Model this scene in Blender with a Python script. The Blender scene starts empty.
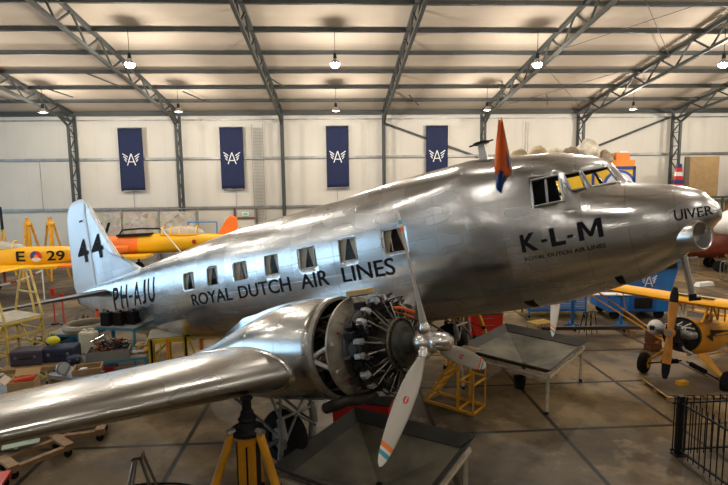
import bpy, bmesh, math, random
from mathutils import Vector as V, Matrix, noise
random.seed(7)
SC=bpy.context.scene
COL=SC.collection
PI=math.pi
R=math.radians
# ------------------------------------------------------------------ materials
MT={}
def mat(name,col,rough=.55,metal=0.0,var=0.0,vs=3.0,bump=0.0,bs=20.0,emit=0.0,alpha=1.0,trans=0.0,col2=None,coat=0.0):
    if name in MT: return MT[name]
    m=bpy.data.materials.new(name); m.use_nodes=True
    nt=m.node_tree; b=nt.nodes['Principled BSDF']
    c=(*col,1)
    b.inputs['Base Color'].default_value=c
    b.inputs['Roughness'].default_value=rough
    b.inputs['Metallic'].default_value=metal
    if coat: b.inputs['Coat Weight'].default_value=coat
    if trans: b.inputs['Transmission Weight'].default_value=trans
    if alpha<1: b.inputs['Alpha'].default_value=alpha
    if emit:
        b.inputs['Emission Color'].default_value=c; b.inputs['Emission Strength'].default_value=emit
    if var or bump:
        tc=nt.nodes.new('ShaderNodeTexCoord')
    if var:
        n=nt.nodes.new('ShaderNodeTexNoise'); n.inputs['Scale'].default_value=vs; n.inputs['Detail'].default_value=6
        nt.links.new(tc.outputs['Object'],n.inputs['Vector'])
        mx=nt.nodes.new('ShaderNodeMix'); mx.data_type='RGBA'
        k=col2 or tuple(x*(1-var) for x in col)
        mr=nt.nodes.new('ShaderNodeMapRange'); mr.inputs[1].default_value=.35; mr.inputs[2].default_value=.65
        nt.links.new(n.outputs[0],mr.inputs[0]); nt.links.new(mr.outputs[0],mx.inputs[0])
        mx.inputs[6].default_value=c; mx.inputs[7].default_value=(*k,1)
        nt.links.new(mx.outputs[2],b.inputs['Base Color'])
    if bump:
        n=nt.nodes.new('ShaderNodeTexNoise'); n.inputs['Scale'].default_value=bs; n.inputs['Detail'].default_value=3
        nt.links.new(tc.outputs['Object'],n.inputs['Vector'])
        bp=nt.nodes.new('ShaderNodeBump'); bp.inputs['Strength'].default_value=bump; bp.inputs['Distance'].default_value=.02
        nt.links.new(n.outputs[0],bp.inputs['Height']); nt.links.new(bp.outputs[0],b.inputs['Normal'])
    MT[name]=m; return m

class G:
    """tiny node-graph helper"""
    def __init__(s,name,rough=.5,metal=0):
        s.m=bpy.data.materials.new(name); s.m.use_nodes=True; s.nt=s.m.node_tree; s.b=s.nt.nodes['Principled BSDF']
        s.b.inputs['Roughness'].default_value=rough; s.b.inputs['Metallic'].default_value=metal
        s.tc=s.nt.nodes.new('ShaderNodeTexCoord')
        sp=s.nt.nodes.new('ShaderNodeSeparateXYZ'); s.nt.links.new(s.tc.outputs['Object'],sp.inputs[0]); s.x,s.y,s.z=sp.outputs
        MT[name]=s.m
    def put(s,sock,v):
        if isinstance(v,(int,float)): sock.default_value=v
        elif isinstance(v,tuple): sock.default_value=v if len(v)==4 else (*v,1)
        else: s.nt.links.new(v,sock)
    def op(s,o,a,b=0.0,c=None,clamp=False):
        n=s.nt.nodes.new('ShaderNodeMath'); n.operation=o; n.use_clamp=clamp
        s.put(n.inputs[0],a); s.put(n.inputs[1],b)
        if c is not None: s.put(n.inputs[2],c)
        return n.outputs[0]
    def noise(s,scale,detail=4,vec=None,rough=.5):
        n=s.nt.nodes.new('ShaderNodeTexNoise'); n.inputs['Scale'].default_value=scale; n.inputs['Detail'].default_value=detail; n.inputs['Roughness'].default_value=rough
        s.nt.links.new(vec or s.tc.outputs['Object'],n.inputs['Vector']); return n.outputs[0]
    def scaled(s,v):
        n=s.nt.nodes.new('ShaderNodeMapping'); n.inputs['Scale'].default_value=v; s.nt.links.new(s.tc.outputs['Object'],n.inputs[0]); return n.outputs[0]
    def rng(s,v,a,b,c=0.0,d=1.0):
        n=s.nt.nodes.new('ShaderNodeMapRange'); s.put(n.inputs[0],v)
        for i,q in enumerate((a,b,c,d)): n.inputs[i+1].default_value=q
        return n.outputs[0]
    def mix(s,f,a,b):
        n=s.nt.nodes.new('ShaderNodeMix'); n.data_type='RGBA'; s.put(n.inputs[0],f); s.put(n.inputs[6],a); s.put(n.inputs[7],b); return n.outputs[2]
    def line(s,v,period,width,offset=0.0):
        """1 near v = offset + k*period"""
        f=s.op('FRACT',s.op('DIVIDE',s.op('SUBTRACT',v,offset-period/2),period))
        d=s.op('ABSOLUTE',s.op('SUBTRACT',f,.5))
        return s.rng(d,width/period*.5,width/period*.25,0,1)
    def bump(s,h,strength=.3,dist=.01,normal=None):
        n=s.nt.nodes.new('ShaderNodeBump'); n.inputs['Strength'].default_value=strength; n.inputs['Distance'].default_value=dist
        s.put(n.inputs['Height'],h)
        if normal is not None: s.put(n.inputs['Normal'],normal)
        return n.outputs[0]
    def set(s,**k):
        for a,v in k.items(): s.put(s.b.inputs[a.replace('_',' ')],v)

# ------------------------------------------------------------------ mesh builder
class B:
    def __init__(s): s.bm=bmesh.new(); s.mi=0
    def _f(s,vs,smooth=False):
        try:
            f=s.bm.faces.new(vs); f.material_index=s.mi; f.smooth=smooth; return f
        except ValueError: return None
    def box(s,c,size,rot=None,taper=1.0):
        m=rot or Matrix.Identity(3); c=V(c); vs=[]
        for z in (-1,1):
            k=1 if z<0 else taper
            for x,y in ((-1,-1),(1,-1),(1,1),(-1,1)):
                vs.append(s.bm.verts.new(c+m@V((x*size[0]/2*k,y*size[1]/2*k,z*size[2]/2))))
        for q in ((3,2,1,0),(4,5,6,7),(0,1,5,4),(1,2,6,5),(2,3,7,6),(3,0,4,7)): s._f([vs[i] for i in q])
        return s
    def bar(s,a,b,w,h=None,up=(0,0,1)):
        a=V(a);b=V(b);d=b-a;L=d.length
        if L<1e-6: return s
        x=d/L;u=V(up)
        if abs(x.dot(u))>.98: u=V((1,0,0)) if abs(x.x)<.9 else V((0,1,0))
        y=u.cross(x).normalized();z=x.cross(y)
        m=Matrix((x,y,z)).transposed()
        return s.box((a+b)/2,(L,w,h or w),m)
    def cyl(s,a,b,r0,r1=None,n=16,caps=True,sm=True):
        a=V(a);b=V(b);r1=r0 if r1 is None else r1
        x=(b-a).normalized();u=V((0,0,1)) if abs(x.z)<.9 else V((1,0,0))
        p=x.cross(u).normalized();q=x.cross(p)
        A=[];Bv=[]
        for i in range(n):
            t=2*PI*i/n;d=p*math.cos(t)+q*math.sin(t)
            A.append(s.bm.verts.new(a+d*r0));Bv.append(s.bm.verts.new(b+d*max(r1,1e-4)))
        for i in range(n): s._f([A[i],Bv[i],Bv[(i+1)%n],A[(i+1)%n]],sm)
        if caps: s._f(A);s._f(Bv[::-1])
        return s
    def lathe(s,a,axis,prof,n=24,caps=False):
        """prof: list of (distance along axis, radius)"""
        a=V(a);x=V(axis).normalized();u=V((0,0,1)) if abs(x.z)<.9 else V((1,0,0))
        p=x.cross(u).normalized();q=x.cross(p);rows=[]
        for d,r in prof:
            rows.append([s.bm.verts.new(a+x*d+(p*math.cos(2*PI*i/n)+q*math.sin(2*PI*i/n))*max(r,1e-4)) for i in range(n)])
        for k in range(len(rows)-1):
            for i in range(n): s._f([rows[k][i],rows[k+1][i],rows[k+1][(i+1)%n],rows[k][(i+1)%n]],True)
        if caps: s._f(rows[0]);s._f(rows[-1][::-1])
        return s
    def tube(s,pts,r,n=8,closed=False,caps=True):
        pts=[V(p) for p in pts];N=len(pts);rows=[];pu=None
        for i,p in enumerate(pts):
            if closed: d=pts[(i+1)%N]-pts[i-1]
            else: d=pts[min(i+1,N-1)]-pts[max(i-1,0)]
            d.normalize()
            if pu is None:
                u=V((0,0,1)) if abs(d.z)<.9 else V((1,0,0)); pu=(u-d*u.dot(d)).normalized()
            else: pu=(pu-d*pu.dot(d)).normalized()
            q=d.cross(pu); rr=r[i] if isinstance(r,(list,tuple)) else r
            rows.append([s.bm.verts.new(p+(pu*math.cos(2*PI*k/n)+q*math.sin(2*PI*k/n))*rr) for k in range(n)])
        for i in range(N if closed else N-1):
            a,b=rows[i],rows[(i+1)%N]
            for k in range(n): s._f([a[k],a[(k+1)%n],b[(k+1)%n],b[k]],True)
        if caps and not closed: s._f(rows[0][::-1]);s._f(rows[-1])
        return s
    def sph(s,c,r,sc=(1,1,1),n=16,m=10,rot=None):
        c=V(c);rot=rot or Matrix.Identity(3);rows=[]
        for j in range(m+1):
            ph=PI*j/m
            rows.append([s.bm.verts.new(c+rot@V((r*sc[0]*math.sin(ph)*math.cos(2*PI*i/n),r*sc[1]*math.sin(ph)*math.sin(2*PI*i/n),r*sc[2]*math.cos(ph)))) for i in range(n)])
        for j in range(m):
            for i in range(n): s._f([rows[j][i],rows[j+1][i],rows[j+1][(i+1)%n],rows[j][(i+1)%n]],True)
        bmesh.ops.remove_doubles(s.bm,verts=[v for v in rows[0]+rows[-1]],dist=1e-5)
        return s
    def grid(s,P,closed_u=False,closed_v=False,sm=True,flip=False):
        """P[i][j] points"""
        W_=[[s.bm.verts.new(V(p)) for p in row] for row in P]
        n,m=len(P),len(P[0])
        for i in range(n if closed_u else n-1):
            for j in range(m if closed_v else m-1):
                q=[W_[i][j],W_[(i+1)%n][j],W_[(i+1)%n][(j+1)%m],W_[i][(j+1)%m]]
                if flip: q=q[::-1]
                s._f(q,sm)
        return W_
    def prism(s,poly,d,n):
        """extrude planar polygon (3D points) by vector n*d"""
        n=V(n)*d; a=[s.bm.verts.new(V(p)) for p in poly]; b=[s.bm.verts.new(V(p)+n) for p in poly]
        s._f(a[::-1]);s._f(b)
        for i in range(len(poly)): s._f([a[i],a[(i+1)%len(poly)],b[(i+1)%len(poly)],b[i]])
        return s
    def build(s,name,mats,parent=None,loc=None,rz=None,sharp=35,recalc=True,bevel=0):
        if recalc: bmesh.ops.recalc_face_normals(s.bm,faces=s.bm.faces)
        me=bpy.data.meshes.new(name); s.bm.to_mesh(me); s.bm.free()
        for m in (mats if isinstance(mats,(list,tuple)) else [mats]): me.materials.append(m)
        o=bpy.data.objects.new(name,me); COL.objects.link(o)
        if parent: o.parent=parent
        if loc is not None: o.location=loc
        if rz is not None: o.rotation_euler=(0,0,rz)
        if sharp and any(p.use_smooth for p in me.polygons): me.set_sharp_from_angle(angle=R(sharp))
        if bevel:
            md=o.modifiers.new('bevel','BEVEL'); md.width=bevel; md.segments=2; md.limit_method='ANGLE'
        return o

def tag(o,label=None,cat=None,group=None,kind=None):
    if label: o['label']=label
    if cat: o['category']=cat
    if group: o['group']=group
    if kind: o['kind']=kind
    return o
def empty(name,loc=(0,0,0),rz=0,label=None,cat=None,group=None):
    o=bpy.data.objects.new(name,None); COL.objects.link(o); o.location=loc; o.rotation_euler=(0,0,rz); o.empty_display_size=.2
    return tag(o,label,cat,group)
def struct(name,b,m,**k):
    o=b.build(name,m,**k); o['kind']='structure'; return o
def kids(o): return [c for c in COL.objects if c.parent==o]
def dup(o,loc=None,rz=None,label=None,parent=None,scale=None):
    c=o.copy(); COL.objects.link(c)
    if parent: c.parent=parent
    if loc is not None: c.location=loc
    if rz is not None: c.rotation_euler=(0,0,rz)
    if label: c['label']=label
    if scale: c.scale=scale
    for k in kids(o): dup(k,parent=c)
    return c
def text_bm(txt,bold=0.0):
    cu=bpy.data.curves.new('t','FONT'); cu.body=txt; cu.size=1; cu.offset=bold; cu.resolution_u=4
    o=bpy.data.objects.new('t',cu); COL.objects.link(o)
    dg=bpy.context.evaluated_depsgraph_get(); me=bpy.data.meshes.new_from_object(o.evaluated_get(dg))
    bm=bmesh.new(); bm.from_mesh(me); bpy.data.objects.remove(o); bpy.data.curves.remove(cu); bpy.data.meshes.remove(me)
    xs=[v.co.x for v in bm.verts]; ys=[v.co.y for v in bm.verts]
    x0,x1,y0,y1=min(xs),max(xs),min(ys),max(ys)
    for v in bm.verts: v.co=V(((v.co.x-x0)/(x1-x0),(v.co.y-y0)/(y1-y0),0))
    bmesh.ops.remove_doubles(bm,verts=bm.verts,dist=1e-5)
    return bm
def text_obj(name,txt,m,fn,parent=None,bold=0.0,nx=12,ny=5):
    """fn(u,v)->3D point, text box normalised to 0..1"""
    bm=text_bm(txt,bold)
    for i in range(1,nx): bmesh.ops.bisect_plane(bm,geom=bm.verts[:]+bm.edges[:]+bm.faces[:],plane_co=(i/nx,0,0),plane_no=(1,0,0))
    for i in range(1,ny): bmesh.ops.bisect_plane(bm,geom=bm.verts[:]+bm.edges[:]+bm.faces[:],plane_co=(0,i/ny,0),plane_no=(0,1,0))
    for v in bm.verts: v.co=V(fn(v.co.x,v.co.y))
    b=B(); b.bm.free(); b.bm=bm
    return b.build(name,m,parent,recalc=False,sharp=0)
def emblem(b,c,ux,uz,nrm,w,th=.006):
    """winged letter A drawn with strokes; c centre, ux right, uz up, w total width"""
    c=V(c);ux=V(ux);uz=V(uz);nrm=V(nrm);k=w
    def st(p,q,t):
        a=c+ux*p[0]*k+uz*p[1]*k; d=c+ux*q[0]*k+uz*q[1]*k
        b.bar(a,d,t*k,th,up=nrm)
    st((-.24,-.36),(0,.34),.055);st((.24,-.36),(0,.34),.055);st((-.15,-.15),(.15,-.15),.05)
    for i in range(3):
        for sg in (-1,1): st((sg*(.21+.035*i),.14-.14*i),(sg*(.50-.05*i),.34-.165*i),.052)
# common materials
steel=mat('painted_dark_steel',(.042,.047,.045),.55,.1,var=.25,vs=2)
black=mat('matt_black',(.010,.010,.011),.6)
black.node_tree.nodes['Principled BSDF'].inputs['Specular IOR Level'].default_value=.2
rubber=mat('black_rubber',(.012,.012,.012),.85,bump=.1)
rubber.node_tree.nodes['Principled BSDF'].inputs['Specular IOR Level'].default_value=.2
yellow=mat('yellow_paint',(.80,.42,.02),.4,var=.2,vs=2)
yel2=mat('faded_yellow_paint',(.78,.55,.12),.45,var=.35,vs=4)
orange=mat('orange_paint',(.90,.20,.02),.4)
orj=mat('amber_yellow_jack_paint',(.78,.36,.015),.4,var=.35,vs=3)
white=mat('white_paint',(.75,.75,.72),.45,var=.1)
blue=mat('bright_blue_paint',(.01,.16,.52),.4,var=.2)
cyanb=mat('workshop_blue_paint',(.03,.30,.50),.45,var=.25)
red=mat('red_paint',(.55,.02,.015),.35)
wood=mat('plain_wood',(.42,.27,.13),.6,var=.35,vs=8)
greym=mat('grey_metal',(.32,.32,.31),.4,.6,var=.3)
chrome=mat('bright_metal',(.78,.78,.77),.22,1.0)
cream=mat('cream_plastic',(.66,.62,.48),.4)
navy=mat('dark_navy_cloth',(.02,.03,.07),.8,bump=.2)
card=mat('brown_cardboard',(.50,.32,.15),.75,var=.15)
DAY=2.9; LE=70.0; LP=700.0; EXPO=0.14; WDIH=6.3; BTW=1.1
# ------------------------------------------------------------------ hangar
YW=36.0; EH=10.38; SL=.155; YR=10.0
XL,XR=-36.0,42.0; YF=-16.0
def roof_z(y): return EH+SL*(YW-abs(y-YR)-YR) if y<YR else EH+SL*(YW-y)
ZR=roof_z(YR)
g=G('concrete_floor',.35)
n1=g.noise(.35,6); n2=g.noise(1.6,8,rough=.65); n3=g.noise(.12,3)
base=g.mix(g.rng(n2,.3,.7),(.072,.047,.022),(.185,.125,.060))
base=g.mix(g.rng(n1,.45,.57),base,(.28,.20,.105))
base=g.mix(g.rng(n3,.42,.56,0,.75),base,(.045,.040,.033))
n4=g.noise(.75,9,rough=.7)
base=g.mix(g.rng(n4,.52,.60,0,.55),base,(.045,.034,.022))
base=g.mix(g.rng(n4,.46,.40,0,.35),base,(.34,.255,.15))
jx=g.line(g.x,2.68,.13,4.77); jy=g.line(g.y,2.52,.13,10.37)
j=g.op('MAXIMUM',jx,jy)
base=g.mix(j,base,(.018,.017,.015))
base=g.mix(j,base,(.016,.015,.013)) if 0 else base
g.set(Base_Color=base,Roughness=g.rng(n2,.3,.7,.38,.6),Normal=g.bump(n2,.12,.01),Specular_IOR_Level=.16)
struct('floor',B().box(((XL+XR)/2,(YF+YW)/2,-.1),(XR-XL,YW-YF,.2)),g.m)

g=G('hangar_wall_panels',.6)
sx=g.line(g.x,1.16,.03); 
mot=g.noise(.5,4)
c=g.mix(g.rng(mot,.3,.7),(.53,.50,.44),(.58,.55,.49))
c=g.mix(g.op('MULTIPLY',sx,.35),c,(.36,.33,.28))
g.set(Base_Color=c); wallm=g.m
g=G('hangar_roof_lining',.85)
mot=g.noise(.7,4)
c=g.mix(g.rng(mot,.3,.7),(.36,.305,.245),(.40,.34,.275))
sx=g.line(g.x,1.74,.03)
c=g.mix(g.op('MULTIPLY',sx,.25),c,(.3,.25,.2))
g.set(Base_Color=c); roofm=g.m
struct('wall_back',B().box(((XL+XR)/2,YW+.1,EH/2+.05),(XR-XL,.2,EH+.1)),wallm)
struct('wall_front',B().box(((XL+XR)/2,YF-.1,EH/2),(XR-XL,.2,EH)),mat('dark_brown_hull_reflection',(.27,.235,.20),.7,var=.4,vs=1))  # unseen wall, its brown picked so the forward hull mirrors a darker room
def gable(x):
    b=B();b.prism([(x,YF,0),(x,YW,0),(x,YW,EH),(x,YR,ZR),(x,YF,EH)],.2,(1 if x>0 else -1,0,0));return b
struct('wall_right',gable(XR),wallm)
struct('wall_left',gable(XL),wallm)
b=B()
for a,c_ in ((YF,YR),(YR,YW)):
    b.prism([(XL,a,roof_z(a)+.02),(XR,a,roof_z(a)+.02),(XR,c_,roof_z(c_)+.02),(XL,c_,roof_z(c_)+.02)],.12,(0,0,1))
struct('ceiling',b,roofm)
# big daylight panels of the hangar door in the left wall
dayl=bpy.data.materials.new('daylit_door_glazing'); dayl.use_nodes=True
bb=dayl.node_tree.nodes['Principled BSDF']; bb.inputs['Base Color'].default_value=(.6,.75,.95,1)
bb.inputs['Emission Color'].default_value=(.46,.74,1,1); bb.inputs['Emission Strength'].default_value=DAY
b=B()
for i in range(11): b.box((XL+.12,.6+i*3.2,4.6),(.04,2.9,8.6))
struct('window_1',b,dayl)
b=B()
for i in range(12): b.box((XL+.16,-1.0+i*3.2,4.6),(.12,.24,8.9))
b.box((XL+.16,16.6,.2),(.12,35.4,.2)); b.box((XL+.16,16.6,9.05),(.12,35.4,.2))
struct('trim_1',b,steel)

# purlins along X under the lining
for i in range(21):
    y=35.6-i*2.41
    if y<YF+.5: break
    z=roof_z(y)-.11
    b=B(); b.box(((XL+XR)/2,y,z),(XR-XL,.05,.2)); b.box(((XL+XR)/2,y+.05,z+.09),(XR-XL,.12,.02)); b.box(((XL+XR)/2,y-.05,z-.09),(XR-XL,.12,.02))
    struct('roof_purlin',b,steel)
# trusses and lattice columns
BX,BAY=-10.476,6.91
for i in range(-3,8):
    x=BX+BAY*i
    if x<XL+.5 or x>XR-.5: continue
    def zt(y): return roof_z(y)-.12
    def zb(y):
        yy=y if y>=YR else 2*YR-y
        return EH-.62+.131*(35.2-yy)
    b=B()
    for (a,c_) in ((35.6,YR),(YR,-15.6)):
        b.bar((x,a,zt(a)),(x,c_,zt(c_)),.16,.16)
        b.bar((x,a,zb(a)-(.0)),(x,c_,zb(c_)),.14,.14)
    ys=[35.2-k*1.205 for k in range(int((35.2-YR)/1.205)+1)]
    full=ys+[2*YR-y for y in ys[::-1]]
    for k in range(len(full)-1):
        a,c_=full[k],full[k+1]
        if k%2==0: b.bar((x,a,zb(a)),(x,c_,zt(c_)),.07,.07)
        else: b.bar((x,a,zt(a)),(x,c_,zb(c_)),.07,.07)
    struct('roof_truss',b,steel)
    for yo,s in ((35.75,-1),(-15.75,1)):
        b=B()
        b.bar((x,yo,0),(x,yo,EH-.2),.16,.16); yi=yo+s*.85
        b.bar((x,yi,0),(x,yi,EH-.95),.15,.15)
        b.bar((x,yi,EH-.95),(x,yo+s*1.9,zb(yo+s*1.9)),.12,.12)
        k=0;z=.2
        while z<EH-1.1:
            z2=min(z+.95,EH-.95)
            b.bar((x,yo if k%2 else yi,z),(x,yi if k%2 else yo,z2),.06,.06)
            b.bar((x,yo,z2),(x,yi,z2),.05,.05)
            z=z2;k+=1
        b.bar((x,yi,EH-.95),(x,yo,EH-.4),.09,.09)
        struct('lattice_column',b,steel)
# wall rails and seams
def zz(z): return 5.4+(z-5.4)*1.163
for z,h,mm in ((7.03,.16,steel),(4.13,.16,steel)):
    struct('wall_rail',B().box(((XL+XR)/2,YW-.12,zz(z)),(XR-XL,.12,h)),greym)
struct('trim_2',B().box(((XL+XR)/2,YW-.14,zz(9.25)),(XR-XL,.1,.07)),greym)
struct('trim_3',B().box(((XL+XR)/2,35.62,EH-.12),(XR-XL,.2,.26)),steel)
# wind braces on the wall
def brace(a,b_):
    struct('wall_brace',B().bar(a,b_,.14,.14),steel)
brace((BX+BAY*2+.1,35.92,EH-.8),(BX+BAY*3-.2,35.92,zz(6.95)))
brace((BX+BAY*5-.1,35.92,EH-.5),(BX+BAY*4+.2,35.92,zz(7.1)))
# short roof braces and thin tie rods
b=B()
for (x,y) in ((-12.9,28.2),(-16.4,30.0),(-3.8,28.2),(-8.8,31.0),(4.6,31.8),(13.2,31.8),(9.6,30.0),(-20,31)):
    b.bar((x,y,roof_z(y)-.25),(x+.9,y+2.0,roof_z(y+2)-.25),.06,.06)
struct('roof_bracing',b,steel)
b=B()
for i in (3,):
    x0=BX+BAY*i;x1=x0+BAY
    for (ya,yb) in ((35,26),(26,18)):
        b.bar((x0,ya,roof_z(ya)-.3),(x1,yb,roof_z(yb)-.3),.022,.022); b.bar((x1,ya,roof_z(ya)-.3),(x0,yb,roof_z(yb)-.3),.022,.022)
struct('roof_tie_rods',b,steel)
# conduit drops and cable ladder
b=B()
for x,z0,z1 in ((-19.9,4.0,7.2),(13.4,7.5,9.6),(13.6,7.5,9.6),(-13.8,3.9,5.1),(-6.9,3.9,5.1),(.1,3.9,5.1)): b.cyl((x,YW-.16,z0),(x,YW-.16,z1),.025,n=8)
struct('wall_conduit',b,greym)
b=B()
lx,lw=-5.3,.75
for s in (-1,1): b.bar((lx+s*lw/2,YW-.2,0),(lx+s*lw/2,YW-.2,zz(9.0)),.04)
for k in range(92): b.bar((lx-lw/2,YW-.2,.2+k*.10),(lx+lw/2,YW-.2,.2+k*.10),.03)
struct('cable_ladder',b,mat('galvanised_mesh',(.24,.23,.20),.5,.3))
# door in the back wall
b=B()
for s in (-1,1): b.bar((-6.3+s*.75,YW-.12,0),(-6.3+s*.75,YW-.12,zz(4.05)),.14,.14)
b.bar((-7.05,YW-.12,3.15),(-5.55,YW-.12,3.15),.14,.14)
d=struct('door_1',b,mat('brown_door_frame',(.12,.06,.045),.5))
B().box((-6.3,YW-.08,1.55),(1.35,.06,3.05)).build('door_panel',mat('white_door_leaf',(.6,.57,.5),.5),d)
t=empty('exit_sign',(-6.3,YW-.2,3.45),0,'small green and white emergency exit sign above door on back wall','sign')
B().box((0,0,0),(.42,.06,.24)).build('sign_box',mat('exit_white',(.75,.85,.78),.4),t)
B().box((0,-.035,0),(.3,.01,.12)).build('sign_panel',mat('exit_green',(.02,.35,.15),.4,emit=.5),t)

# hanging lamps
lampsh=mat('lamp_shade_aluminium',(.35,.35,.34),.35,.7)
lamplit=mat('lit_lamp_glass',(1,.93,.82),.3,emit=LE)
LK=[]
lampdim=mat('dim_lamp_glass',(1,.93,.82),.3,emit=2.5)
def lamp(x,y,z,label,lit=1.0):
    t=empty('hanging_lamp',(x,y,z),0,label,'lamp','high bay lamps hanging from the roof')
    top=roof_z(y)-.2-z
    B().cyl((0,0,.42),(0,0,top),.012,n=6).build('cord',black,t)
    B().cyl((0,0,.2),(0,0,.45),.085,.07,n=14).build('ballast_housing',black,t)
    B().lathe((0,0,.24),(0,0,-1),[(0,.07),(.06,.1),(.16,.17),(.24,.225),(.25,.22),(.17,.16),(.07,.09)],n=24).build('lamp_shade',lampsh,t)
    B().sph((0,0,-.02) if y<30 else (0,0,.06),.21 if y<30 else .15,(1,1,.8),n=16,m=8).build('bulb',lamplit if y<30 else lampdim,t)
    L=bpy.data.lights.new('lamp_light','POINT'); L.energy=LP*lit; L.color=(1,.91,.79); L.shadow_soft_size=.2
    o=bpy.data.objects.new('lamp_light',L); COL.objects.link(o); o.parent=t; o.location=(0,0,-.5)
rowA=[(-8.73,'bright lamp hanging over the tail, left of the first inner truss'),(.07,'bright lamp hanging above the middle banners, centre of near row'),(9.12,'bright lamp hanging above the cockpit in the near row'),(17.8,'bright lamp cut by the right edge of the photo'),(-17.6,None),(26.6,None)]
rowB=[(-16.4,'small far lamp under truss at the far left above tail fin'),(-8.9,'small far lamp beside the column right of the leftmost banner'),(.09,'small far lamp hanging just above third banner from left'),(9.0,'small far lamp beside column above orange flag'),(17.9,'small far lamp at right above the tarpaulin bundles'),(26.6,None)]
for x,l in rowA: lamp(x,23.1,10.66,l or 'high bay lamp beyond the frame in the near row, '+('left' if x<0 else 'right')+' side')
for x,l in rowB: lamp(x,30.3,9.65,l or 'high bay lamp beyond the frame at the right end of far row')
for r,(y,z) in enumerate(((15.9,11.5),(8.7,12.0),(1.5,11.4),(-5.7,10.6),(-12,9.8))):
    for x in (-26.2,-17.5,-8.73,.07,8.95,17.8,26.6):
        if r in(2,4) and x in (-26.2,26.6): continue
        lamp(x,y,z,'high bay lamp overhead, outside the photographed view',(.95,.5,.25,.1,.08)[r] if x>5 else (.38,.17,.10,.06,.06)[r])

# banners
bn=mat('navy_banner_cloth',(.007,.014,.058),.85,var=.15,bump=.05)
bw=mat('banner_white_print',(.72,.74,.76),.6)
bl=['leftmost navy blue banner with white winged letter A on back wall','second navy blue winged A banner from left, beside cable ladder','third navy blue winged A banner, between the two middle columns','rightmost navy blue winged A banner, its foot hidden by airliner']
for (x0,x1,z0,z1),l in zip([(-14.58,-12.97,zz(5.17),zz(8.80)),(-7.83,-6.26,zz(5.2),zz(8.81)),(-.59,.93,zz(5.2),zz(8.84)),(6.34,7.87,zz(5.2),zz(8.82))],bl):
    cx=(x0+x1)/2;w=x1-x0
    t=empty('wall_banner',(cx,YW-.3,z0),0,l,'banner','navy banners on the back wall')
    P=[[((u-.5)*w,.012*math.sin(u*9+v*2),v*(z1-z0)) for u in [i/12 for i in range(13)]] for v in [k/12 for k in range(13)]]
    b=B(); b.grid(P); o=b.build('cloth',bn,t); md=o.modifiers.new('s','SOLIDIFY'); md.thickness=.012
    B().cyl((-w/2-.03,0,z1-z0),(w/2+.03,0,z1-z0),.03,n=8).build('top_rod',greym,t)
    B().cyl((-w/2-.03,0,0),(w/2+.03,0,0),.03,n=8).build('bottom_rod',greym,t)
    b=B(); emblem(b,(0,-.045,(z1-z0)*.505),(1,0,0),(0,0,1),(0,-1,0),1.12); b.build('winged_letter_emblem',bw,t)
# ------------------------------------------------------------------ airliner
FW=V((0.76068161,-0.61155318,0.21763779)); SB=V((-0.62657236,-0.77936325,0)); UP=V((-0.1696189,0.13636583,0.97602961)); NO=V((5.13046636,6.65188891,5.13643044))
air=empty('airliner',(0,0,0),0,'polished silver twin-engined propeller airliner raised on jacks, nose to the right','airplane')
air.matrix_world=Matrix(((FW.x,-SB.x,UP.x,NO.x),(FW.y,-SB.y,UP.y,NO.y),(FW.z,-SB.z,UP.z,NO.z),(0,0,0,1)))
def P(s,y,z): return V((-s,-y,z))      # station aft of nose, starboard, up
def PW(s,y,z): return NO-FW*s+SB*y+UP*z
def alu(name,px,pz,base=(.70,.71,.72),r0=.15,r1=.27,wav=.22,seam=.5):
    g=G(name,.3,1.0)
    n=g.noise(.9,1); f=g.noise(2,1,g.scaled((.6,.6,2.0)))
    d=g.noise(.8,3)
    sm=g.op('MAXIMUM',g.line(g.x,px,.016,.13),g.line(g.z,pz,.013,.21)) if pz else g.line(g.x,px,.016,.13)
    # per panel tone
    def cell(v,p,o): return g.op('FLOOR',g.op('DIVIDE',g.op('SUBTRACT',v,o),p))
    wn=g.nt.nodes.new('ShaderNodeTexWhiteNoise'); wn.noise_dimensions='2D'
    cb=g.nt.nodes.new('ShaderNodeCombineXYZ'); g.put(cb.inputs[0],cell(g.x,px,.13)); g.put(cb.inputs[1],cell(g.z,pz or 9,.21)); g.nt.links.new(cb.outputs[0],wn.inputs['Vector'])
    pt=g.rng(wn.outputs['Value'],0,1,.86,1.06)
    c=g.mix(g.rng(n,.35,.7),base,tuple(x*.82 for x in base))
    mm=g.nt.nodes.new('ShaderNodeMix'); mm.data_type='RGBA'; mm.blend_type='MULTIPLY'; mm.inputs[0].default_value=1
    cc=g.nt.nodes.new('ShaderNodeCombineXYZ'); 
    for k in range(3): g.put(cc.inputs[k],pt)
    g.put(mm.inputs[6],c); g.nt.links.new(cc.outputs[0],mm.inputs[7])
    c=g.mix(g.op('MULTIPLY',sm,seam),mm.outputs[2],tuple(x*.45 for x in base))
    # rivets
    rx=g.line(g.x,.06,.014); rz=g.line(g.z,pz or 1,.05,.21)
    ro=g.op('ADD',g.rng(f,.3,.7,r0,r1),g.op('MULTIPLY',g.rng(n,.4,.7),.08))
    h=g.op('ADD',g.op('MULTIPLY',g.noise(1.7,1),wav),g.op('MULTIPLY',sm,-.05))
    g.set(Base_Color=c,Roughness=ro,Normal=g.bump(h,.30,.05)); return g.m
hullm=alu('polished_aluminium_fuselage',.56,.36)
wingm=alu('polished_aluminium_wing',.9,0,base=(.55,.545,.53),r0=.19,r1=.30,wav=.12,seam=.7)
nacm=alu('polished_aluminium_nacelle',.75,0,base=(.62,.62,.61),r0=.13,r1=.24,wav=.22)
finm=alu('satin_aluminium_fin',.5,.45,base=(.86,.89,.93),r0=.42,r1=.55,wav=.15,seam=.35)
rudm=mat('silver_doped_fabric',(.78,.82,.86),.42,.35,var=.06,vs=1)
dark=mat('dark_cabin_interior',(.035,.035,.03),.8)
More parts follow.
